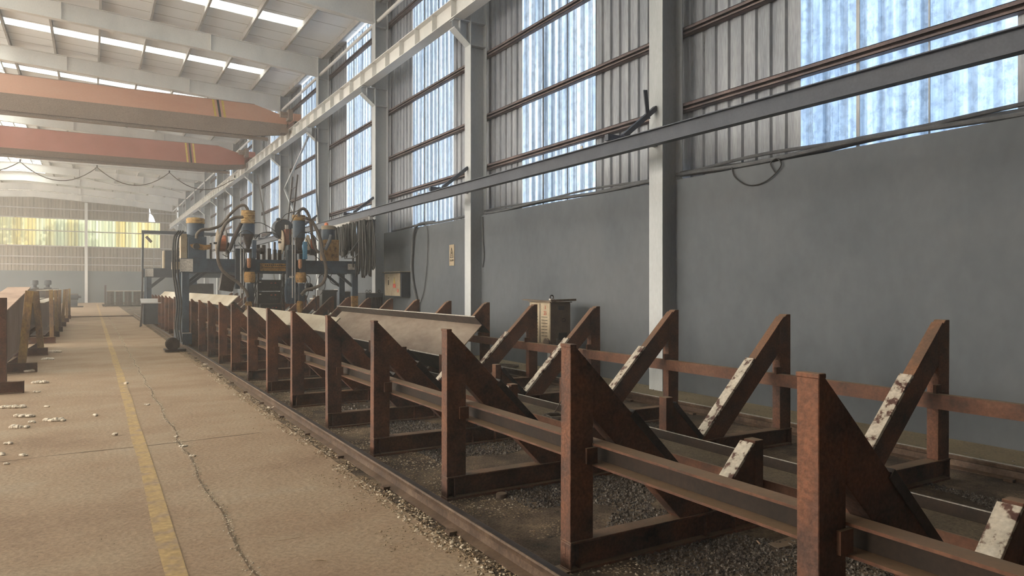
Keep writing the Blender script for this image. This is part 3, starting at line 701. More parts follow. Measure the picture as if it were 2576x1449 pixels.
# ================================================================ OVERHEAD CRANES
def crane(y, ztop, lab, mat, mdark, hu=.66):
    t = thing('overhead_crane', lab, 'overhead crane', (0, y, ztop-1.3))
    xe, xt = 6.92, 5.65; xl = -16.6
    A = [(y, ztop), (y, ztop-hu), (y+.30, ztop-1.20), (y+.50, ztop-1.20), (y+.80, ztop-hu), (y+.80, ztop)]
    B = [(y, ztop-.36), (y, ztop-min(hu, .85)), (y+.30, ztop-1.02), (y+.50, ztop-1.02), (y+.80, ztop-min(hu, .85)), (y+.80, ztop-.36)]
    m = MB(); vs = [(xl, *p) for p in A]+[(xt, *p) for p in A]+[(xe, *p) for p in B]
    fs = [tuple(range(6)), tuple(range(17, 11, -1))]+[(j*6+i, (j+1)*6+i, (j+1)*6+(i+1) % 6, j*6+(i+1) % 6) for j in (0, 1) for i in range(6)]
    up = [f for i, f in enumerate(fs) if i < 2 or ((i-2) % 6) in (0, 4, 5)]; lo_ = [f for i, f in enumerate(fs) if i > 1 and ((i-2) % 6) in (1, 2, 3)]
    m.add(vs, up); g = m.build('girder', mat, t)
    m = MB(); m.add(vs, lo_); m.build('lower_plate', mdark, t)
    m = MB(); m.box(xl, xt+.6, y+.25, y+.55, ztop-1.32, ztop-1.30); m.box(xl, xt+.6, y+.393, y+.407, ztop-1.30, ztop-1.20); m.build('hoist_rail', mdark, t)
    m = MB()
    m.box(xl, xt, y-.012, y+.812, ztop, ztop+.014); m.build('top_plate', mdark, t)
    for i, x in enumerate((4.05, 4.22, 4.39)):
        q = MB(); q.add([(x, y-.003, ztop-.002), (x+.085, y-.003, ztop-.002), (x+.185, y-.003, ztop-hu+.005), (x+.10, y-.003, ztop-hu+.005)], [(0, 1, 2, 3)])
        q.build('warning_stripe', YEL if i != 1 else BLK, g)
    for xx in (7.16,):
        m = MB(); m.box(xx-.16, xx+.16, y-.75, y+1.55, ZT+.16, ZT+.46); m.build('end_carriage', mat, t, bevel=.01)
        m = MB(); m.prism([(6.7, ztop-1.0), (7.0, ztop-.98), (7.0, ztop-.62), (6.7, ztop-.5)], 'xz', y+.1, y+.7); m.build('end_joint', mdark, t)
        for yy in (y-.55, y+1.35):
            m = MB(); m.lathe([(.13, xx-.07), (.16, xx-.065), (.16, xx-.045), (.13, xx-.04), (.13, xx+.04), (.16, xx+.045), (.16, xx+.065), (.13, xx+.07)], (0, yy, ZT+.18), axis='x', n=18)
            m.build('wheel', DARKST, t)
        m = MB(); m.box(xx-.34, xx-.16, y-.70, y-.30, ZT+.20, ZT+.62); m.lathe([(.12, xx-.62), (.12, xx-.34)], (0, y-.5, ZT+.42), axis='x', n=14); m.build('travel_motor', mdark, t)
    return t
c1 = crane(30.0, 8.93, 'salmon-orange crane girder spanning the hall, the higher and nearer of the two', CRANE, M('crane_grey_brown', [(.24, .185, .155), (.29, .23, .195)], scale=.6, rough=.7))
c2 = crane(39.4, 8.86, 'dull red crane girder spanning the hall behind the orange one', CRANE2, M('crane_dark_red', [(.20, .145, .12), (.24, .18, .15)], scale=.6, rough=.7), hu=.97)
# festoon cable hanging behind the second crane
pk = [-6.2, -3.0, .25, 3.6, 6.9]; pts = []
for a, b in zip(pk[:-1], pk[1:]):
    for i in range(12):
        u = i/12; pts.append((a+(b-a)*u, 42.3, 7.72-.80*4*u*(1-u)*(1 if a > -4 else .8)))
pts.append((6.9, 42.3, 7.6))
t = thing('festoon_cable', 'thin cable hanging in three long loops behind the red crane', 'cable', (0, 42.3, 7.8))
MB().tube(pts, .022, 6).build('cable', HOSE, t)
MB().tube([(-9, 42.3, 7.80), (7.0, 42.3, 7.80)], .008, 5).build('carrier_wire', PURL, t)
m = MB()
for x in pk: m.box(x-.03, x+.03, 42.27, 42.33, 7.70, 7.83)
m.build('cable_hanger', DARKST, t)

# ================================================================ LOW MONORAIL ALONG THE WALL
XM = 6.60
t = thing('cable_monorail', 'long dark I-beam monorail hung from the wall columns above head height', 'monorail', (XM, 0, 3.53))
m = MB(); ibeam(m, XM, YB+1, 42.5, 3.53, 3.74, .12, .012, .010); m.build('beam', MONO, t)
for k in range(-1, 6):
    y = Y0+BAY*k
    b = MB(); b.bar((XR, y, 3.79), (XM-.10, y, 3.79), .08, .09); b.bar((XR, y, 4.34), (XM+.22, y, 3.84), .07, .07)
    b.box(XM-.05, XM+.05, y-.05, y+.05, 3.735, 3.76)
    b.bar((XM+.68, y-.02, 4.15), (XM+.62, y-.02, 4.58), .07, .02) if k in (0,) else None
    b.build('bracket_arm', MONO, t)
m = MB()
for y in (8.45, 14.9, 21.2): m.box(XM-.006, XM+.006, y+.6, y+.66, 3.74, 3.80)
m.build('stop_plate', PURL, t)
# dust haze that fills the hall
m = bpy.data.materials.new('hall_dust_haze'); m.use_nodes = True; m.node_tree.nodes.clear()
vs_ = m.node_tree.nodes.new('ShaderNodeVolumeScatter'); vs_.inputs['Density'].default_value = .0038; vs_.inputs['Anisotropy'].default_value = .35
vs_.inputs['Color'].default_value = (1, .985, .96, 1)
vo = m.node_tree.nodes.new('ShaderNodeOutputMaterial'); m.node_tree.links.new(vs_.outputs[0], vo.inputs['Volume'])
m.cycles.homogeneous_volume = True
hz = MB().box(XL+.5, 7.0, YB+.05, YF-.5, .03, 9.4).build('dust_haze', m); hz['kind'] = 'stuff'; hz['label'] = 'thin dust haze hanging in the air of the hall'
# ================================================================ WELDING MACHINE ON ITS GANTRY
def PX(px, Y): return W(px, 700, Y).x
def ZX(px, py, Y): return W(px, py, Y).z
GY = 20.3
t = g1 = thing('welding_gantry', 'blue welding gantry machine straddling the frames, carrying flux hoppers, wire reels and hoses', 'welding machine', (4.4, GY, 0))
XA, XB = 2.10, 6.60
for y in (GY, GY+1.25):
    m = MB(); m.box(XA-.12, XB+.14, y-.09, y+.09, 2.0, 2.33); m.box(XA-.12, XB+.14, y-.105, y+.105, 2.33, 2.345); m.box(XA-.12, XB+.14, y-.105, y+.105, 1.985, 2.0)
    m.box(XA-.12, XB+.14, y-.094, y-.09, 2.16, 2.17); m.build('cross_beam', BLUED if y > GY else BLUE, t, bevel=.004)
    for x in (XA, XB):
        m = MB(); m.box(x-.085, x+.085, y-.085, y+.085, .42 if x == XA else .30, 1.985); m.build('leg', BLUE, t, bevel=.004)
        s_ = 1 if x == XA else -1
        m = MB(); m.bar((x+s_*.05, y, 1.62), (x+s_*.50, y, 2.0), .07, .07); m.build('knee_brace', BLUED, t)
MB().box(XB-.087, XB+.087, GY-.088, GY+.05, 1.02, 1.34).build('yellow_leg_band', OCHRE, t)
for x in (XA, XB):
    m = MB(); m.box(x-.11, x+.11, GY-.45, GY+1.75, .14, .42); m.build('wheel_beam', BLUE, t, bevel=.006)
    for y in (GY-.30, GY+1.55):
        q = MB(); q.lathe([(.10, x-.05), (.13, x-.045), (.13, x+.045), (.10, x+.05)], (0, y, .245), axis='x', n=18); q.build('wheel', DARKST, t)
    q = MB(); q.lathe([(.09, x-.125), (.09, x-.11)], (0, GY-.30, .28), axis='x', n=14); q.build('axle_cap', BLUED, t)
MB().box(XA-.14, XA+.17, GY-.115, GY-.095, 2.0, 2.33).build('pale_end_box', PALE, t)
MB().box(XA-.30, XA-.13, GY-.06, GY+.3, 2.06, 2.25).build('side_box', BEIGE, t)
q = MB(); q.box(XB-.22, XB-.02, GY-.112, GY-.098, 2.10, 2.27); q.build('name_plate', PALE, t)
# perforated scale panel
xa, xb2 = PX(652, GY), PX(716, GY)
MB().box(xa, xb2, GY-.14, GY-.11, ZX(680, 682, GY), ZX(680, 663, GY)).build('scale_panel', OCHRE, t)
q = MB()
for i in range(16): q.box(xa+.12+i*.038, xa+.138+i*.038, GY-.146, GY-.139, ZX(680, 675, GY), ZX(680, 672, GY))
for i in range(12): q.box(xa+.12+i*.052, xa+.15+i*.052, GY-.146, GY-.139, ZX(680, 669, GY), ZX(680, 666, GY))
q.build('dial_row', BLK, t)
# flux recovery unit by the aisle leg
xc = PX(488, GY+.2)
q = MB(); q.box(xc-.17, PX(519, GY), GY-.05, GY+.6, 2.345, 2.92); f = q.build('flux_recovery_box', BLUE, t, bevel=.008)
q = MB(); q.lathe([(.215, 2.92), (.215, 3.28)], (xc+.04, GY+.22, 0), n=24); f2 = q.build('flux_recovery_drum', BLUE, t, smooth=True)
q = MB(); q.lathe([(.225, 3.27), (.232, 3.30), (.222, 3.33), (.232, 3.37), (.215, 3.41), (.10, 3.43)], (xc+.04, GY+.22, 0), n=24); q.build('tape_band', TAPE, f2, smooth=True)
q = MB(); q.lathe([(.07, GY-.14), (.085, GY-.12), (.085, GY-.05)], (xc+.02, 0, 2.66), axis='y', n=18); q.build('round_port', BLK, f)
q = MB(); q.prism([(xc-.13, 2.70), (xc+.02, 2.74), (xc+.24, 2.70), (xc+.38, 2.72), (xc+.38, 2.60), (xc+.2, 2.56), (xc+.02, 2.60), (xc-.08, 2.62)], 'xz', GY-.06, GY-.052); q.build('ochre_patch', OCHRE, f)
MB().box(xc-.34, xc-.19, GY-.02, GY+.30, 2.345, 2.98).build('control_cabinet', BEIGE, t, bevel=.005)
# hoppers
def hopper(px, Y, ztop, zmid, zcone, zbot, r, big=False):
    x = PX(px, Y)
    h = MB(); h.lathe([(r, zcone), (r, zmid)], (x, Y, 0), n=22); o = h.build('flux_hopper', BLUE, t, smooth=True)
    h = MB(); h.lathe([(.045, zbot), (.055, zbot+.05), (r*.95, zcone-.01), (r, zcone)], (x, Y, 0), n=22); h.build('hopper_cone', DARKST, o, smooth=True)
    h = MB(); n_ = 5; pr = []
    for i in range(n_+1):
        z = zmid+(ztop-zmid)*i/n_; pr += [(r+.004, z), (r+.016, z+(ztop-zmid)*.4/n_)]
    h.lathe(pr+[(r*.5, ztop+.02)], (x, Y, 0), n=22); h.build('tape_band', TAPE, o, smooth=True)
    return x, o
x1, h1 = hopper(624, 19.95, 3.60, 3.28, 3.00, 2.62, .165)
x2, h2 = hopper(752, 19.95, 3.56, 3.42, 2.95, 2.62, .165)
x3 = PX(826, GY+.3)
q = MB(); q.lathe([(.19, 2.95), (.19, 3.28)], (x3, GY+.3, 0), n=22); h3 = q.build('flux_drum', BLUE, t, smooth=True)
q = MB(); q.lathe([(.198, 3.26), (.205, 3.30), (.195, 3.33), (.205, 3.36), (.12, 3.38)], (x3, GY+.3, 0), n=22); q.build('tape_band', BEIGE, h3, smooth=True)
q = MB(); q.lathe([(.06, 3.38), (.05, 3.45), (.01, 3.47)], (x3-.06, GY+.3, 0), n=12); q.build('orange_cap', ORNG, h3)
q = MB(); q.box(x3-.17, x3+.24, GY+.05, GY+.55, 2.345, 2.96); q.build('ochre_flux_box', OCHRE, t, bevel=.01)
for x, hh in ((x1, h1), (x2, h2)):
    q = MB(); q.box(x+.07, x+.17, 19.72, 19.84, 2.36, 2.84); q.build('blue_cover', M('bright_blue_%s' % hh.name.replace('.', '_'), [(.04, .15, .24), (.06, .19, .30)], rough=.5) if x == x2 else BLUE, t, bevel=.005)
    q = MB(); q.lathe([(.05, x-.18), (.055, x-.16), (.055, x+.30), (.09, x+.31), (.09, x+.40)], (0, 19.98, 2.57), axis='x', n=14); q.build('valve_pipe', DARKST, t, smooth=True)
    # welding head: mast, carriage box, flux nozzle
    q = MB(); q.box(x-.30, x-.06, GY-.30, GY-.12, 1.55, 2.62); q.box(x+.06, x+.2, GY-.30, GY-.12, 1.95, 2.6); q.build('head_carriage', BLUED, t, bevel=.005)
    q = MB(); q.tube([(x-.13, 19.85, 1.15), (x-.13, 19.85, 2.95)], .012, 6); q.tube([(x-.20, 19.85, 1.3), (x-.20, 19.85, 3.2)], .016, 6); q.build('guide_rod', PURL, t)
    q = MB(); q.lathe([(.13, 1.72), (.145, 1.80), (.145, 1.93), (.125, 2.0)], (x+.02, 19.82, 0), n=12); q.build('wire_feed_roller', OCHRE, t, smooth=True)
    q = MB(); q.lathe([(.03, 2.1), (.05, 2.14), (.055, 2.32), (.045, 2.36)], (x-.0, 19.82, 0), n=12); q.build('orange_sleeve', SLEEVE, t, smooth=True)
    q = MB(); q.box(x-.06, x+.10, 19.70, 19.86, 1.22, 1.70); q.build('feed_motor', BLUED, t, bevel=.01)
    q = MB(); q.lathe([(.02, .62), (.05, .72), (.05, .9), (.085, .96), (.085, 1.18), (.06, 1.22)], (x-.02, 19.78, 0), n=14); q.build('flux_nozzle', OCHRE, t, smooth=True)
    q = MB(); q.lathe([(.05, .78), (.05, .88)], (x+.04, 19.72, 0), n=12); q.build('white_collar', PALE, t)
# wire reels on top of the beam
def reel(px, Y, z, r, xw):
    x = PX(px, Y)
    o_ = MB(); o_.lathe([(r*.62, x-xw/2), (r*.62, x+xw/2)], (0, Y, z), axis='x', n=28); o = o_.build('wire_reel', COPPER, t, smooth=True)
    for s_ in (-1, 1):
        d_ = MB(); d_.lathe([(r, x+s_*xw/2-.008), (r, x+s_*xw/2+.008)], (0, Y, z), axis='x', n=30); d_.build('reel_disc', REELW if s_ < 0 else DARKST, o)
    d_ = MB(); d_.lathe([(.03, x-xw), (.03, x+xw)], (0, Y, z), axis='x', n=10); d_.box(x-.30, x-.25, Y-.05, Y+.05, 2.345, z); d_.box(x+xw/2+.05, x+xw/2+.09, Y-.05, Y+.05, 2.345, z)
    d_.build('reel_stand', DARKST, o)
reel(557, GY+.35, 2.78, .36, .20); reel(716, GY+.35, 2.86, .34, .18); reel(781, GY+.40, 2.80, .30, .16)
q = MB(); x = PX(711, GY+.5); q.lathe([(.02, GY+.30), (.26, GY+.32), (.29, GY+.40), (.29, GY+.62), (.2, GY+.66)], (x, 0, 3.24), axis='y', n=22)
q.lathe([(.03, GY+.35), (.05, GY+.36), (.05, GY+.5)], (x-.14, 0, 3.50), axis='y', n=10); q.build('blower_housing', BLUED, t, smooth=True)
x = PX(722, GY+.2); MB().box(x-.07, x+.10, GY+.1, GY+.3, 2.62, 3.22).build('copper_coloured_column', M('brick_brown_metal', [(.20, .08, .05), (.28, .13, .09)], rough=.6), t, bevel=.01)
x = PX(722, GY); MB().box(x-.03, x+.05, GY+.05, GY+.1, 3.22, 3.33).build('small_socket', PALE, t)
MB().box(PX(719, GY), PX(741, GY), GY-.28, GY+.1, 1.98, 2.76).build('drive_housing', BLUED, t, bevel=.01)
MB().box(PX(590, GY), PX(607, GY), GY-.24, GY-.10, 1.80, 2.62).build('drive_housing', BLUED, t, bevel=.01)
for px in (648, 662, 676, 690, 702):
    x = PX(px, GY+.2); MB().box(x-.045, x+.045, GY+.1, GY+.2, 2.345, 2.70+.07*math.sin(px)).build('terminal_post', DARKST, t)
# hood under the beam (dark trapezoid)
q = MB(); xh = PX(570, GY); q.prism([(xh-.20, 1.52), (xh+.13, 1.47), (xh+.22, 1.88), (xh-.12, 1.98)], 'xz', GY-.15, GY+.15); q.build('dark_hood', DARKST, t)
# hoses
def hose(pts, Y, r, mat=HOSE, nm='hose', dy=0):
    P = [W(px, py, Y+dy*i/len(pts)) for i, (px, py) in enumerate(pts)]
    MB().tube(spline(P, 6), r, 8).build(nm, mat, t, smooth=True)
hose([(494, 600), (496, 588), (508, 578), (530, 576), (556, 566), (578, 540), (600, 520), (616, 517), (625, 532), (626, 540)], 20.0, .038)
hose([(612, 546), (590, 548), (568, 562), (556, 590), (548, 625), (549, 655), (558, 678), (575, 694), (600, 712), (618, 732), (624, 748)], 19.65, .042)
hose([(752, 545), (752, 532), (764, 525), (776, 540), (782, 566), (786, 600), (794, 626), (802, 636)], 19.8, .042)
hose([(768, 548), (784, 556), (798, 580), (808, 610), (812, 640), (818, 660), (820, 690), (812, 712), (792, 724), (770, 730), (758, 742)], 19.6, .045)
hose([(833, 591), (828, 608), (818, 628)], 19.6, .050, CABLEG)
hose([(607, 562), (598, 580), (588, 600), (580, 622), (576, 630)], 19.7, .05, DARKST, 'dark_hose')
for pts in ([(560, 640), (572, 645), (580, 630), (600, 590), (620, 580), (638, 590), (641, 600)], [(642, 602), (655, 588), (680, 584), (700, 592), (708, 604)],
            [(704, 560), (718, 540), (744, 532), (758, 526), (770, 528)], [(728, 604), (730, 570), (740, 545), (752, 532)], [(742, 602), (760, 584), (785, 590), (800, 606)],
            [(640, 560), (660, 562), (690, 580), (704, 600)], [(770, 600), (790, 640), (800, 650), (830, 680)], [(800, 700), (812, 690), (818, 720), (806, 742)],
            [(768, 690), (780, 700), (776, 725), (764, 740)], [(836, 684), (830, 705), (842, 716), (852, 716)], [(590, 600), (592, 640), (600, 650)],
            [(700, 706), (712, 730), (708, 760), (716, 775)], [(648, 706), (640, 730), (636, 770), (630, 790)], [(600, 610), (620, 640), (610, 690), (612, 740)]):
    hose(pts, 19.75, .010, CABLE, 'thin_cable')
random.seed(11)
for i in range(26):
    px0 = random.choice([random.uniform(632, 646), random.uniform(706, 716), random.uniform(740, 800)]); y0 = random.uniform(684, 706); y1 = random.uniform(735, 785)
    hose([(px0, y0), (px0+random.uniform(-9, 9), (y0+y1)/2), (px0+random.uniform(-8, 8), y1)], random.uniform(19.8, 20.6), .009, CABLE, 'thin_cable')
# power sources slung under the beam
MB().box(PX(643, 20.7), PX(712, 20.7), 20.4, 21.1, .70, .76).build('power_source_shelf', DARKST, t)
q = MB()
for px in (645, 709): q.bar((PX(px, 20.7), 20.45, .7), (PX(px, 20.7), 20.45, 1.99), .04, .04)
q.build('shelf_hanger', DARKST, t)
for j, (z0, z1) in enumerate(((.76, 1.12), (1.14, 1.47), (1.49, 1.80))):
    xa, xb3 = PX(646+(8 if j == 0 else 0), 20.5), PX(706, 20.5)
    o = MB().box(xa, xb3, 20.42, 21.0, z0, z1).build('power_source', BLK, t, bevel=.012)
    MB().box(xa+(xb3-xa)*.55, xa+(xb3-xa)*.62, 20.408, 20.422, z1-.10, z1-.085).build('red_indicator', REDP, o)
    MB().box(xa+(xb3-xa)*.72, xa+(xb3-xa)*.78, 20.408, 20.422, z1-.10, z1-.08).build('pink_indicator', REDP, o)
    if j: MB().box(xa+.05, xa+.10, 20.408, 20.422, z1-.08, z1-.055).build('white_label', PALE, o)
    q = MB()
    for i in range(4): q.lathe([(.016, 20.40), (.016, 20.42)], (xa+(xb3-xa)*(.56+.1*i), 0, z1-.2), axis='y', n=10)
    q.build('knob_row', DARKST, o)
# cable drum and hanging cables by the aisle leg
q = MB(); q.lathe([(.16, GY-1.0), (.16, GY-.97), (.07, GY-.96), (.07, GY-.84), (.16, GY-.83), (.16, GY-.80)], (XA-.38, 0, .20), axis='y', n=18); q.build('cable_drum', DARKST, t, smooth=True)
MB().box(XA-.55, XA-.08, GY-1.0, GY-.5, .03, .07).build('drum_bracket', DARKST, t)
for dx in (.13, .18, .24):
    MB().tube(spline([(XA-.30+dx, GY-.1, 3.05), (XA-.42+dx, GY-.15, 2.8), (XA-.44+dx, GY-.2, 2.0), (XA-.36+dx, GY-.3, 1.2), (XA-.42+dx, GY-.6, .6), (XA-.40+dx, GY-.85, .25)], 6), .022, 7).build('hose', CABLE, t, smooth=True)
# ------------------------------------------------ second gantry farther down
G2 = 34.0
t = thing('welding_gantry', 'second, more distant blue gantry with a pale square end plate and a tall thin mast', 'welding machine', (4.4, G2, 0))
for y in (G2, G2+1.25):
    MB().box(XA-.14, XB+.14, y-.1, y+.1, 2.02, 2.40).build('cross_beam', BLUED, t)
    for x in (XA, XB): MB().box(x-.10, x+.10, y-.1, y+.1, .35, 2.02).build('leg', BLUE, t)
    MB().bar((XA+.05, y, 1.55), (XA+.6, y, 2.02), .08, .08).build('knee_brace', BLUED, t)
MB().box(XA-.14, XA+.17, G2-.13, G2-.105, 2.04, 2.38).build('pale_end_box', PALE, t)
MB().box(XA-.13, XA+.13, G2-.6, G2+1.9, .14, .40).build('wheel_beam', BLUE, t)
MB().bar((XA-.28, G2-.2, .1), (XA-.22, G2-.2, 3.95), .07, .07).build('mast', BLUED, t)
MB().bar((XA-.28, G2-.2, 3.92), (XM, G2-.2, 3.92), .10, .13).build('mast_arm', BLUED, t)
q = MB(); q.bar((XA-.1, G2-.15, 3.72), (XA+.08, G2-.25, 3.50), .09, .09); q.build('work_lamp', DARKST, t)
q = MB()
for z in (2.75, 3.28): q.bar((XA-.2, G2+1.3, z), (XA+.6, G2+1.3, z), .035, .035)
for x in (-.2, .28, .6): q.bar((XA+x, G2+1.3, 2.4), (XA+x, G2+1.3, 3.3), .035, .035)
q.build('handrail', PURL, t)
MB().box(XA+.62, XA+1.35, G2, G2+.7, 2.40, 3.18).build('flux_recovery_box', BLUED, t, bevel=.01)
MB().box(XA+.56, XA+.62, G2, G2+.5, 2.40, 3.15).build('control_cabinet', BEIGE, t)
MB().box(XA+1.45, XA+1.85, G2-.3, G2, 1.7, 2.85).build('head_carriage', BLUE, t, bevel=.01)
MB().tube(spline([(XA+1.0, G2-.1, 2.9), (XA+1.1, G2-.1, 3.2), (XA+1.4, G2-.1, 3.4), (XA+1.9, G2-.1, 3.42)], 6), .05, 8).build('hose', HOSE, t, smooth=True)
MB().tube(spline([(XA+.9, G2-.1, 2.7), (XA+1.3, G2-.1, 2.95), (XA+1.8, G2-.1, 3.05)], 6), .05, 8).build('hose', HOSE, t, smooth=True)
q = MB(); q.box(XA+1.2, XA+2.6, G2+.3, G2+.9, 1.25, 1.75); q.build('power_source', BLK, t)
MB().bar((XA-.35, G2-1.4, .02), (XA-.25, G2-.25, 2.3), .05, .05).build('leaning_strut', DARKST, t)
# grey-blue sheet cover leaning by its wheels
t = thing('wheel_guard_box', 'grey-blue metal box over the rail in front of the second gantry', 'box', (2.05, 32.3, 0))
q = MB(); q.box(1.78, 2.36, 31.9, 32.5, .12, .95); q.build('box_body', BLUED, t, bevel=.01)
q = MB(); q.add([(1.70, 31.86, .95), (2.44, 31.86, .95), (2.44, 32.54, 1.10), (1.70, 32.54, 1.10), (1.70, 31.86, .98), (2.44, 31.86, .98), (2.44, 32.54, 1.13), (1.70, 32.54, 1.13)],
                [(0,3,2,1),(4,5,6,7),(0,1,5,4),(1,2,6,5),(2,3,7,6),(3,0,4,7)]); q.build('sloping_lid', PURL, t)
q = MB(); q.bar((1.66, 31.85, .02), (1.76, 31.85, .95), .04, .04); q.build('prop', DARKST, t)

# ------------------------------------------------ festoon of cables from the monorail
t = thing('cable_festoon', 'dense bundle of black looped cables hanging from trolleys on the monorail', 'cable bundle', (XM, 21, 3.5))
q = MB(); q.bar((XM, 18.9, 3.50), (XM, 20.6, 3.50), .10, .12); q.build('trolley_plate', DARKST, t)
random.seed(5); tr_ = MB(); cb = []
for i in range(92):
    y = 18.85+i*.042; x = XM+random.uniform(-.15, .15); zt_ = 3.46; zb_ = (1.85+random.uniform(0, .35)) if y < 20.05 else 2.42+random.uniform(0, .30)+(y-20)*.05
    w_ = random.uniform(.03, .09); dd = random.uniform(-.06, .06)
    cb.append([(x, y-w_*.6, zt_), (x+dd, y-w_*1.1, (zt_+zb_)/2), (x+dd, y-w_*.8, zb_+.12), (x+dd, y, zb_), (x+dd, y+w_*.8, zb_+.12), (x, y+w_*1.1, (zt_+zb_)/2), (x, y+w_*.6, zt_)])
    tr_.box(XM-.05, XM+.05, y-.02, y+.02, 3.44, 3.53)
tr_.build('trolley', PURL, t)
for c in cb: MB().tube(spline(c, 4), .019, 6).build('cable', CABLE, t, smooth=True)
m = MB(); m.tube(spline([(XM, 19.0, 3.4), (XM-.1, 19.4, 3.0), (XM-.25, 19.9, 2.6), (XM-.3, 20.3, 2.45)], 6), .016, 6); m.build('cable', CABLEG, t, smooth=True)
m = MB(); m.tube(spline([(XM, 19.1, 3.4), (XM-.05, 19.3, 2.8), (XM-.15, 19.8, 2.45), (XM-.3, 20.25, 2.42)], 6), .016, 6); m.build('cable', CABLEG, t, smooth=True)

# ------------------------------------------------ helmet, jacket
q = MB(); p = W(777, 722, 20.9)
o = thing('welding_helmet', 'black glossy welding helmet hanging behind the machine near the wall-side legs', 'helmet', tuple(p))
q.lathe([(.0, .12), (.06, .11), (.11, .06), (.125, 0), (.12, -.05), (.10, -.06)], p, n=18); q.build('shell', M('glossy_black', [(.012, .013, .016), (.02, .02, .024)], rough=.15), o, smooth=True)
MB().bar(p+Vector((-.09, -.09, -.09)), p+Vector((.09, -.09, -.09)), .05, .06).build('visor', DARKST, o)
p = W(733, 697, 20.0)
o = thing('work_jacket', 'blue denim work jacket hung on the welding machine between the power sources and nozzle', 'jacket', tuple(p))
m = MB(); vs = []; N_ = 14
for j in range(9):
    z = p.z-.02-.088*j; hw = .10+.07*min(1, j/3)-.0*j
    for i in range(N_):
        a = 2*math.pi*i/N_; vs.append((p.x+hw*math.cos(a)*(1+.12*math.sin(3*a+j)), p.y+.07*math.sin(a)*(1+.25*math.sin(5*a)), z+.012*math.sin(4*a)))
m.add(vs, [(j*N_+i, j*N_+(i+1) % N_, (j+1)*N_+(i+1) % N_, (j+1)*N_+i) for j in range(8) for i in range(N_)]); m.build('torso', DENIM, o, smooth=True)
for s_ in (-1, 1): MB().tube([(p.x+s_*.10, p.y, p.z-.06), (p.x+s_*.15, p.y-.03, p.z-.35), (p.x+s_*.13, p.y-.04, p.z-.62)], [.045, .05, .04], 8).build('sleeve', DENIM, o, smooth=True)
MB().box(p.x-.06, p.x+.05, p.y-.05, p.y-.02, p.z-.03, p.z+.03).build('collar', PALE, o)

# ------------------------------------------------ cabinets behind the gantry
def cab(nm, lab, cat, x0, x1, y0, y1, z1, mat, vents=None, z0=.0):
    o = thing(nm, lab, cat, ((x0+x1)/2, (y0+y1)/2, z0+.02)); MB().box(x0, x1, y0, y1, z0+.02, z1).build('body', mat, o, bevel=.01)
    return o
o = cab('power_cabinet', 'tall dark power cabinet with fins, standing behind the machine legs', 'cabinet', 6.75, 7.35, 24.2, 24.9, 1.5, BLK)
MB().box(7.36, 7.45, 24.18, 24.9, .02, 1.52).build('side_panel', PALE, o)
q = MB()
for i in range(3): q.box(7.37, 7.44, 24.165, 24.18, .9+i*.2, 1.0+i*.2)
q.build('socket', BLUED, o)
o = cab('distribution_cabinet', 'grey metal cabinet with a small window beside the blue gantry leg', 'cabinet', 6.86, 7.2, 22.3, 22.9, 1.45, BLUED)
MB().box(6.9, 7.1, 22.285, 22.3, 1.0, 1.25).build('cabinet_window', PALE, o)
o = cab('welding_rectifier', 'dark ribbed rectifier box with lifting eyes by the wall column', 'welding rectifier', 6.88, 7.42, 20.1, 21.0, 1.42, BLUED)
q = MB()
for i in range(10): q.box(6.93+i*.045, 6.95+i*.045, 20.06, 20.1, .15, 1.3)
q.build('cooling_ribs', DARKST, o)
for x in (6.98, 7.08, 7.36): 
    q = MB(); q.tube([(x+.035*math.cos(a), 20.3, 1.47+.04*math.sin(a)) for a in [i*.628 for i in range(11)]], .008, 5, cap=False); q.build('lifting_eye', DARKST, o)
t = thing('hose_coil_stack', 'stack of striped pale hose coils beside the dark cabinet behind the machine', 'hose', (6.5, 24.5, 0))
for i in range(12):
    z = .10+i*.10
    q = MB(); q.tube([(6.52+.12*math.cos(a), 24.4+.12*math.sin(a), z) for a in [k*.524 for k in range(13)]], .026, 6, cap=False); q.build('hose_coil', PALE if i % 2 else CABLE, t, smooth=True)
MB().tube([(6.52, 24.4, .02), (6.52, 24.4, 1.32)], .04, 8).build('hose_post', DARKST, t)

# ------------------------------------------------ ladders
def ladder(p, q_, wdir, n, lab, mat):
    p, q_, w_ = Vector(p), Vector(q_), Vector(wdir)
    o = thing('ladder', lab, 'ladder', tuple(p))
    for s_ in (0, 1): MB().bar(p+w_*s_, q_+w_*s_*.75, .05, .06).build('side_rail', mat, o)
    for i in range(1, n):
        a = p.lerp(q_, i/n); b = (p+w_).lerp(q_+w_*.75, i/n); MB().bar(a, b, .03, .03).build('rung', mat, o)
ladder((6.95, 31.0, .02), (6.95, 36.2, 7.0), (0, .0, 0) or (.1, -1.3, 0), 16, 'tall pale ladder leaning against the wall columns behind the machine', PURL)
ladder((7.25, 33.3, .02), (7.25, 30.4, 6.2), (.05, -.9, 0), 13, 'dark ladder leaning the other way across the bright wall window behind the machine', DARKST)

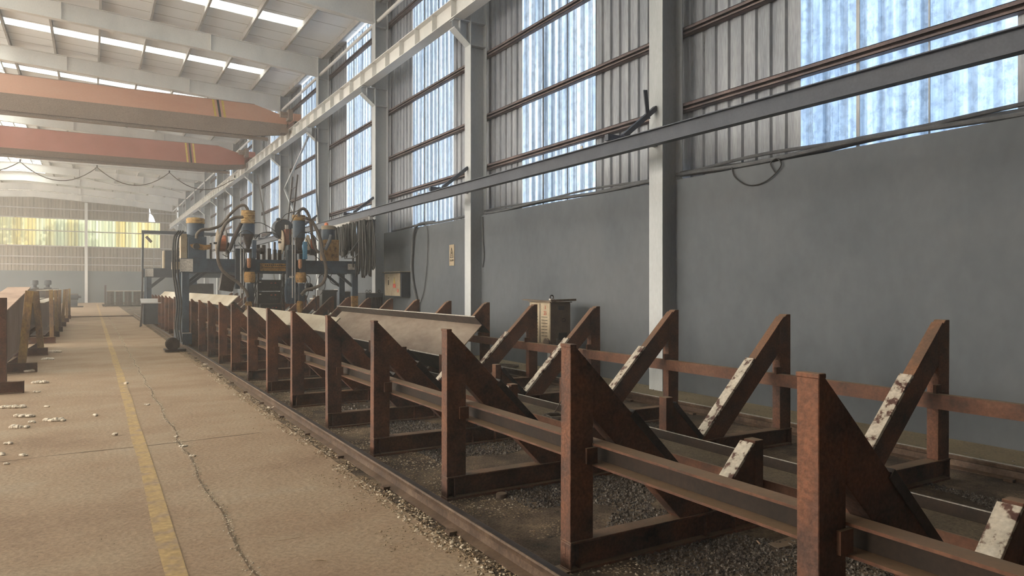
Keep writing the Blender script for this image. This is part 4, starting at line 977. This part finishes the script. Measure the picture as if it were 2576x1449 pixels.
# ------------------------------------------------ wall cabinet, sign and cables
o = thing('electrical_cabinet', 'dusty beige wall cabinet with warning stickers beside the third column', 'electrical cabinet', (7.58, 19.4, 1.32))
MB().box(7.44, 7.71, 18.75, 20.05, 1.32, 2.02).build('body', BLUED, o, bevel=.006)
d_ = MB().box(7.425, 7.44, 18.80, 20.0, 1.35, 1.99).build('door', BEIGE, o)
MB().box(7.38, 7.72, 18.70, 20.12, 2.02, 2.035).build('rain_lid', BEIGE, o)
q = MB(); q.prism([(19.30, 1.70), (19.16, 1.70), (19.23, 1.88)], 'yz', 7.419, 7.424); q.build('warning_triangle', YEL, d_)
q = MB(); q.box(7.419, 7.424, 19.13, 19.33, 1.58, 1.69); q.build('red_sticker', REDP, d_)
q = MB(); q.lathe([(.05, 7.418), (.05, 7.424)], (0, 18.95, 1.50), axis='x', n=16); q.build('round_sticker', REDP, d_)
q = MB(); q.lathe([(.012, 7.415), (.012, 7.424)], (0, 19.68, 1.86), axis='x', n=8); q.box(7.41, 7.424, 19.67, 19.69, 1.66, 1.80); q.build('latch', BLK, d_)
def lettering(txt, size, loc, mat, parent, ext=.001, rot=(R(90), 0, R(-90))):
    c = bpy.data.curves.new('lettering', 'FONT'); c.body = txt; c.size = size; c.extrude = ext; c.align_x = 'CENTER'; c.align_y = 'CENTER'
    c.materials.append(mat); tmp = bpy.data.objects.new('tmp', c); COL.objects.link(tmp); bpy.context.view_layer.update()
    me = bpy.data.meshes.new_from_object(tmp.evaluated_get(bpy.context.evaluated_depsgraph_get())); bpy.data.objects.remove(tmp)
    o_ = bpy.data.objects.new('lettering', me); COL.objects.link(o_); o_.parent = parent
    o_.location = Vector(loc)-Vector(parent.get('org')); o_.rotation_euler = rot
    return o_
lettering('2', .07, (7.416, 18.95, 1.50), PALE, d_)
o = thing('warning_sign', 'narrow faded warning sign with a black triangle on the grey wall', 'sign', (7.71, 16.06, 2.12))
MB().box(7.708, 7.719, 15.93, 16.20, 2.13, 2.65).build('sign_board', BEIGE, o)
q = MB(); q.prism([(15.97, 2.32), (16.16, 2.32), (16.065, 2.58), (16.065, 2.55), (16.145, 2.335), (15.985, 2.335), (16.065, 2.55), (16.065, 2.58)], 'yz', 7.704, 7.708)
q = MB()
for a, b in (((15.975, 2.33), (16.155, 2.33)), ((16.155, 2.33), (16.065, 2.57)), ((16.065, 2.57), (15.975, 2.33))): q.bar((7.705, *a), (7.705, *b), .014, .006, up=(1, 0, 0))
q.build('triangle_symbol', BLK, o)
q = MB(); q.bar((7.705, 16.065, 2.41), (7.705, 16.065, 2.47), .02, .006, up=(1, 0, 0)); q.bar((7.705, 16.065, 2.36), (7.705, 16.065, 2.385), .03, .006, up=(1, 0, 0)); q.build('exclamation_mark', BLK, o)
lettering('当心落物', .055, (7.706, 16.065, 2.255), BLK, o)
# cables along the top of the plaster wall
def ledge(y0, y1, off, z0, r, amp, lab, name='wall_cable', mat=CABLEG, grp='cables along the ledge of the wall'):
    pts = []; y = y0; i = 0
    while y <= y1:
        pts.append((XW+off+.03*math.sin(i*.7+off*30), y, z0+amp*math.sin(i*.55+off*50)**2)); y += .6; i += 1
    tag(MB().tube(spline(pts, 4), r, 8).build(name, mat, loc=pts[0], smooth=True), lab, 'cable', grp)
for i_, (off, z0, r) in enumerate(((.03, 3.275, .028), (.09, 3.285, .034), (.16, 3.30, .04), (.06, 3.33, .024))):
    ledge(-2, 8.2, off, z0, r, .05, ['thin grey cable at the front lip of the wall ledge in the first bay', 'thicker grey cable just behind the front one on the first bay ledge',
          'thickest grey cable at the back of the first bay ledge', 'upper thin cable lying over the others on the first bay ledge'][i_])
    ledge(8.5, 14.6, off, z0, r*.8, .035, ['thin cable at the front lip of the ledge in the second bay', 'cable just behind the front one on the second bay ledge',
          'thickest cable at the back of the second bay ledge', 'upper cable lying over the others on the second bay ledge'][i_])
    if i_ < 2: ledge(14.9, 20.9, off, z0, r*.8, .03, ['thin cable along the third bay ledge above the warning sign', 'thicker cable along the third bay ledge'][i_])
def wcable(name, lab, pts, r, mat=CABLEG):
    tag(MB().tube(spline(pts, 6), r, 8).build(name, mat, loc=pts[0], smooth=True), lab, 'cable')
wcable('hanging_cable', 'thin dark cable loop dangling below the ledge cables in the first bay',
       [(7.70, 7.05, 3.27), (7.69, 6.98, 3.12), (7.69, 6.75, 2.98), (7.69, 6.45, 3.0), (7.69, 6.22, 3.16), (7.68, 6.27, 3.27), (7.69, 6.38, 3.22), (7.69, 6.3, 3.08)], .009, CABLE)
wcable('drop_cable', 'thick grey cable dropping from the ledge down past the electrical cabinet',
       [(7.80, 17.3, 3.32), (7.66, 18.0, 3.30), (7.66, 18.35, 3.12), (7.67, 18.5, 2.6), (7.67, 18.55, 2.1), (7.67, 18.4, 1.6), (7.66, 18.1, 1.1), (7.66, 18.05, .7), (7.66, 18.1, .1)], .038)
wcable('drop_cable', 'thin cable hanging on the wall between the cabinet and the sign',
       [(7.68, 17.6, 3.27), (7.69, 17.5, 3.0), (7.69, 17.55, 2.2), (7.69, 17.75, 1.5), (7.69, 18.05, 1.12), (7.67, 18.12, 1.05)], .012)
wcable('drop_cable', 'thin dark cable hanging beside the second column', [(7.70, 14.42, 3.2), (7.70, 14.40, 2.7), (7.70, 14.35, 2.3), (7.70, 14.42, 2.05)], .010, CABLE)
wcable('column_cable', 'long grey cable running down the face of the fourth column', [(7.35, 27.2, 7.6), (7.35, 27.15, 6.2), (7.36, 27.1, 5.0), (7.36, 26.9, 4.2), (7.38, 26.7, 3.4)], .035)
# ------------------------------------------------ welding transformer on its cart
o = thing('welding_transformer', 'dusty beige welding set with vents and red digits on a cart by the wall', 'welding transformer', (7.05, 10.7, 0))
MB().box(6.85, 7.28, 10.36, 11.03, .60, 1.33).build('body', BEIGE, o, bevel=.012)
MB().box(6.86, 7.275, 10.35, 10.36, .61, 1.32).build('end_panel', BROWNM, o)
MB().box(6.843, 6.85, 10.665, 10.675, .62, 1.31).build('panel_seam', BLK, o)
q = MB()
for c in (10.44, 10.54, 10.74, 10.84):
    for i in range(7): q.box(6.842, 6.85, c, c+.075, .74+i*.055, .748+i*.055)
q.build('vent_slots', BLK, o)
m = MB(); m.bar((6.80, 11.12, 1.37), (6.9, 10.3, 1.345), .10, .02); m.bar((6.83, 10.3, 1.365), (7.36, 10.3, 1.375), .03, .035); m.box(6.83, 7.3, 10.33, 11.05, 1.33, 1.342); m.build('lid_plank', WOOD, o)
q = MB(); q.tube([(6.95+.035*math.cos(a), 10.45, 1.42+.035*math.sin(a)) for a in [i*.628 for i in range(11)]], .010, 6, cap=False); q.build('lifting_eye', DARKST, o)
MB().box(6.91, 6.99, 10.42, 10.48, 1.37, 1.395).build('white_tab', PALE, o)
q = MB(); q.box(7.02, 7.14, 10.338, 10.35, 1.20, 1.27); q.build('meter_window', BLK, o)
q = MB(); q.box(7.02, 7.20, 10.335, 10.35, .68, .80); q.build('terminal_block', BLK, o)
q = MB(); q.tube([(7.12+.04*math.cos(a), 10.33, 1.02+.03*math.sin(a)) for a in [i*.628 for i in range(11)]], .008, 6, cap=False); q.build('crank_handle', DARKST, o)
lettering('3', .09, (6.845, 10.50, 1.24), REDP, o, .0008); lettering('21', .10, (6.845, 10.50, 1.14), REDP, o, .0008)
m = MB(); m.bar((6.86, 10.37, .585), (7.27, 10.37, .585), .05, .04); m.bar((6.86, 11.0, .585), (7.27, 11.0, .585), .05, .04); m.bar((6.87, 10.3, .57), (6.87, 11.1, .57), .05, .05); m.bar((7.26, 10.3, .57), (7.26, 11.1, .57), .05, .05)
m.build('cart_frame', GIRT, o)
q = MB(); q.lathe([(.075, 6.80), (.085, 6.81), (.085, 6.835), (.075, 6.845)], (0, 10.42, .63), axis='x', n=18); q.build('hand_wheel', BROWNM, o)
for x in (6.90, 7.24):
    for y in (10.42, 10.98): MB().box(x-.02, x+.02, y-.02, y+.02, .02, .57).build('cart_leg', WHITE, o)
MB().box(6.86, 7.28, 10.3, 11.05, .02, .05).build('cart_base', BLK, o)
wcable('loose_cable', 'black cable trailing from the welding set to the floor', [(6.98, 10.33, .70), (6.93, 10.25, .62), (6.95, 10.28, .4), (6.9, 10.4, .1), (6.8, 10.7, .04), (6.75, 11.3, .04), (6.9, 11.6, .04)], .012, CABLE)
def ring(cx, cy, z, r, n, nm, lab, mat, rr=.008, jit=.02):
    pts = [(cx+r*math.cos(i*.5)*(1+jit*math.sin(i*1.3)), cy+r*1.15*math.sin(i*.5)*(1+jit*math.cos(i)), z+.004*(i % 5)+.0006*i) for i in range(n)]
    tag(MB().tube(spline(pts, 3), rr, 6).build(nm, mat, loc=pts[0], smooth=True), lab, 'cable')
ring(7.05, 12.2, .03, .22, 38, 'cable_coil', 'coil of tan cable on the floor by the wall, beyond the welding set', HOSE, .012)
ring(7.2, 8.85, .03, .16, 13, 'cable_coil', 'single ring of dark cable on the floor beside the wall', CABLE, .014)
ring(4.18, 6.15, .24, .14, 40, 'wire_coil', 'tangle of thick tan wire lying on the flat dirt-filled beam', HOSE, .011, .25)
wcable('wire_loop', 'thin wire loop standing up at the third frame', [(4.25, 6.35, .25), (4.34, 6.3, .42), (4.46, 6.3, .52), (4.52, 6.28, .45), (4.5, 6.25, .3)], .006, HOSE)

# ================================================================ LOOSE STUFF ON THE FLOOR
random.seed(3)
from mathutils import noise
def chips(n, fn, s0, s1, flat=.5):
    m = MB()
    for _ in range(n):
        x, y, z = fn(); s_ = random.uniform(s0, s1); a = random.uniform(0, 6.28); e_ = random.uniform(.5, 1)
        ca, sa = math.cos(a)*s_, math.sin(a)*s_; h = s_*flat*random.uniform(.4, 1.2); tx, ty = random.uniform(-.3, .3)*s_, random.uniform(-.3, .3)*s_
        b = [(x+ca, y+sa, z), (x-sa*e_, y+ca*e_, z), (x-ca, y-sa, z), (x+sa*e_, y-ca*e_, z)]
        m.add(b+[(x+ca*.5+tx, y+sa*.5+ty, z+h), (x-ca*.5+tx, y-sa*.5+ty, z+h*.8)], [(0, 1, 4), (1, 5, 4), (1, 2, 5), (2, 3, 5), (3, 4, 5), (3, 0, 4)])
    return m
def rnd(x0, x1, y0, y1, z, thr=-.2, sc_=1.4, bias=1.0):
    while True:
        x = random.uniform(x0, x1); y = y0+(y1-y0)*random.random()**bias
        if noise.noise(Vector((x*sc_, y*sc_, 3.3))) > thr: return x, y, z
m = chips(38000, lambda: rnd(2.74, 5.9, .3, 8.5, -.004, -.02, .9, 1.3), .005, .017, .95)
o = m.build('slag_gravel', GRAVEL); tag(o, 'dark crushed slag chips spread over the ground between the frames', 'gravel', kind='stuff')
m = chips(3800, lambda: rnd(2.72, 5.9, 9, 30, -.004, -.1, 1.1, 1.5), .012, .03, .7)
o = m.build('slag_gravel', GRAVEL); tag(o, 'dark slag chips farther along the rail bed under the frames', 'gravel', kind='stuff')
m = chips(1800, lambda: rnd(3.95, 4.40, .3, 14, .215, -.1, 2, 1.3), .005, .016, .7)
o = m.build('slag_gravel', GRAVEL); tag(o, 'dark slag chips lying in the trough of the flat beam', 'gravel', kind='stuff')
m = chips(450, lambda: (random.uniform(6.8, 7.6), random.uniform(2, 16), .02), .005, .014, .7)
o = m.build('wall_side_crumbs', GRAVEL); tag(o, 'sparse dark crumbs on the concrete strip along the wall', 'crumbs', kind='stuff')
# fluff along the aisle-side rail
def fl(x0, x1, y0, y1, z, bias=1.3, thr=-.05):
    return rnd(x0, x1, y0, y1, z, thr, 2.6, bias)
m = chips(9000, lambda: fl(2.18, 2.78, 1.2, 14, -.004, thr=-.3), .0025, .010, .7)
q = chips(7000, lambda: fl(1.84, 2.03, 1.2, 20, 0, 1.2, -.25), .003, .012, .8); m.add(q.v, q.f)
q = chips(900, lambda: fl(1.55, 1.86, 1.2, 18, 0, 1.2, .1), .004, .012, .5); m.add(q.v, q.f)
o = m.build('fluff_litter', LITTER); tag(o, 'pale dry fluff and crumbs gathered along the aisle-side rail', 'litter', kind='stuff')
def onj():
    y = 1.5+38*random.random()**1.5
    return .79+.02*math.sin((y-1.5)/.25*.9)+random.gauss(0, .016), y, .001
m = chips(3000, onj, .003, .011, .6)
o = m.build('joint_litter', TUFT); tag(o, 'pale crumbs caught in the long floor joint', 'litter', kind='stuff')
m = chips(260, lambda: (random.uniform(-3, 1.8), 1.2+16*random.random()**1.3, 0), .002, .006, .5)
o = m.build('floor_specks', CRACK); tag(o, 'tiny dark specks scattered on the aisle floor', 'specks', kind='stuff')
m = chips(700, lambda: fl(2.18, 2.85, 1.2, 12, -.004, thr=.0), .005, .014, .7)
q = chips(1000, lambda: fl(1.82, 2.03, 1.2, 16, 0, 1.2, -.05), .006, .018, .7); m.add(q.v, q.f)
o = m.build('fluff_tufts', TUFT); tag(o, 'small pale tufts of fluff strewn beside the aisle-side rail', 'fluff', kind='stuff')
# cotton clumps: (px, py, width px, lobes, label)
cl_ = [(35, 1026, 62, 6, 'wide white fluff clump at the edge of the aisle just before the first stand'), (63, 1049, 46, 4, 'elongated white fluff clump, next below the widest one'),
       (139, 1059, 54, 5, 'bumpy white fluff clump lying farthest out from the first stand'), (49, 1076, 46, 4, 'long low fluff clump below the elongated pair'),
       (100, 964, 40, 4, 'flat fluff clump beside the foot of the first stand'), (92, 987, 19, 3, 'small fluff clump right in front of the first stand foot'),
       (118, 1024, 13, 2, 'small round fluff ball above the bumpy clump'), (240, 1046, 10, 1, 'tiny fluff ball midway to the yellow line'),
       (318, 966, 11, 1, 'tiny fluff ball on the yellow line'), (371, 1019, 12, 2, 'small fluff ball right of the yellow line'),
       (443, 1099, 11, 2, 'small fluff ball on the long joint, before the cross joint'), (461, 1124, 20, 3, 'fluff clump where the joints cross'),
       (482, 1149, 16, 2, 'fluff ball on the long joint just nearer than the crossing'), (289, 1095, 15, 1, 'flat fluff flake left of the yellow line'),
       (22, 1117, 20, 2, 'small fluff lump below the long clumps, near the aisle edge'), (58, 1147, 20, 2, 'rounded fluff lump nearer than the aisle-edge lump'),
       (5, 1145, 14, 1, 'fluff lump farthest from the yellow line, beside the small lumps'), (17, 1168, 18, 2, 'nearest fluff lump on the aisle floor'),
       (120, 905, 32, 4, 'white fluff heap beside the second stand'), (135, 887, 34, 4, 'white fluff heap behind the second stand foot'), (66, 936, 45, 4, 'thin fluff drift under the second beam stand'),
       (80, 1064, 18, 2, 'thin fluff wisp between the elongated clumps'),
       (682, 1027, 18, 3, 'white fluff clump beside the rail, nearest of those'), (497, 890, 14, 3, 'fluff tuft by the rail just past the machine wheel'),
       (487, 884, 12, 3, 'fluff tuft touching the rail near the machine wheel'), (505, 896, 14, 3, 'fluff tuft by the rail, second after the wheel'), (517, 917, 12, 3, 'small flat tuft by the rail opposite the seventh post'),
       (440, 858, 16, 3, 'fluff heap at the drum below the machine leg')]
import bmesh
for px, py, wd, nl, lab in cl_:
    c = G(px, py); d = c.y*CS+c.x*SN; wm = wd*d/FPX; m = MB(); r0 = wm/2/max(1, nl**.75)
    for i in range(nl*3):
        u = (i/(nl*3-1)-.5) if nl > 1 else 0
        rr = r0*random.uniform(.55, 1.05); p = Vector((c.x+u*(wm-1.2*r0)*CS+random.uniform(-.3, .3)*r0, c.y-u*wm*SN*.6+random.uniform(-.8, .8)*r0, rr*.42))
        n_, k_ = 8, 6; vs = [];
        for a in range(k_+1):
            th = math.pi*a/k_
            for b in range(n_):
                ph = 2*math.pi*b/n_; v = Vector((math.sin(th)*math.cos(ph), math.sin(th)*math.sin(ph), math.cos(th)))
                v = p+Vector((v.x, v.y, v.z*.62))*rr*(1+.28*noise.noise(v*2.3+p*9)); v.z = max(v.z, .001); vs.append(v)
        m.add(vs, [(a*n_+b, a*n_+(b+1) % n_, (a+1)*n_+(b+1) % n_, (a+1)*n_+b) for a in range(k_) for b in range(n_)])
    tag(m.build('cotton_clump', COTTON, loc=(c.x, c.y, 0), smooth=True), lab, 'fluff clump', 'white fluff clumps on the aisle floor' if px < 480 and not (px > 430 and py < 900) else 'fluff tufts beside the rail')
# small identifiable bits
p = G(1262, 1250); m = MB(); m.lathe([(.040, 0), (.042, .003), (.042, .030), (.038, .034), (.001, .034)], (p.x, p.y, -.004), n=26)
tag(m.build('steel_puck', BROWNM, loc=(p.x, p.y, 0)), 'short round steel puck lying on the rail bed before the second frame', 'steel disc')
for px, py, wx, wy, lab, mat in ((1975, 1208, .06, .09, 'small flat plate on the slag near the second frame', MILLWEB), (1975, 1365, .12, .10, 'flat dull plate half buried in slag before the front frame', BROWNM),
                                 (1432, 1392+35, .10, .12, 'rusty flat plate beside the base of the second post', BROWNM), (722, 1352, .09, .07, 'thin patch plate on the aisle floor', CONC),
                                 (2210, 1297, .12, .07, 'pale flat offcut under the first frame arm', MILLWEB)):
    p = G(px, py); a = .3
    m = MB(); m.prism([(p.x-wx, p.y-wy*.5), (p.x+wx*.8, p.y-wy*.6), (p.x+wx, p.y+wy*.5), (p.x-wx*.9, p.y+wy*.4)], 'xy', -.004, .004 if mat is not CONC else .0018)
    tag(m.build('flat_plate', mat, loc=(p.x, p.y, 0)), lab, 'plate')
for px, py, q_, lab, mat in ((2030, 1380, (.05, .02), 'orange stub on the slag in front of the first post', ORNG), (1912, 1371, (.03, .05), 'pale bent strip on the slag before the first post', MILLPINK),
                             (2015, 1186, (.06, .015), 'thin white stick on the slag beside the flat beam', PALE), (785, 1412-0, (.07, -.05), 'thin straw lying on the aisle floor', LITTER)):
    p = G(px, py); m = MB(); m.tube([(p.x, p.y, .006), (p.x+q_[0]*.5, p.y+q_[1]*.6, .010), (p.x+q_[0], p.y+q_[1], .006)], .005 if mat is not LITTER else .0025, 6)
    tag(m.build('small_scrap', mat, loc=(p.x, p.y, 0)), lab, 'scrap')
# clean helper property
for o in bpy.data.objects:
    if 'org' in o.keys(): del o['org']
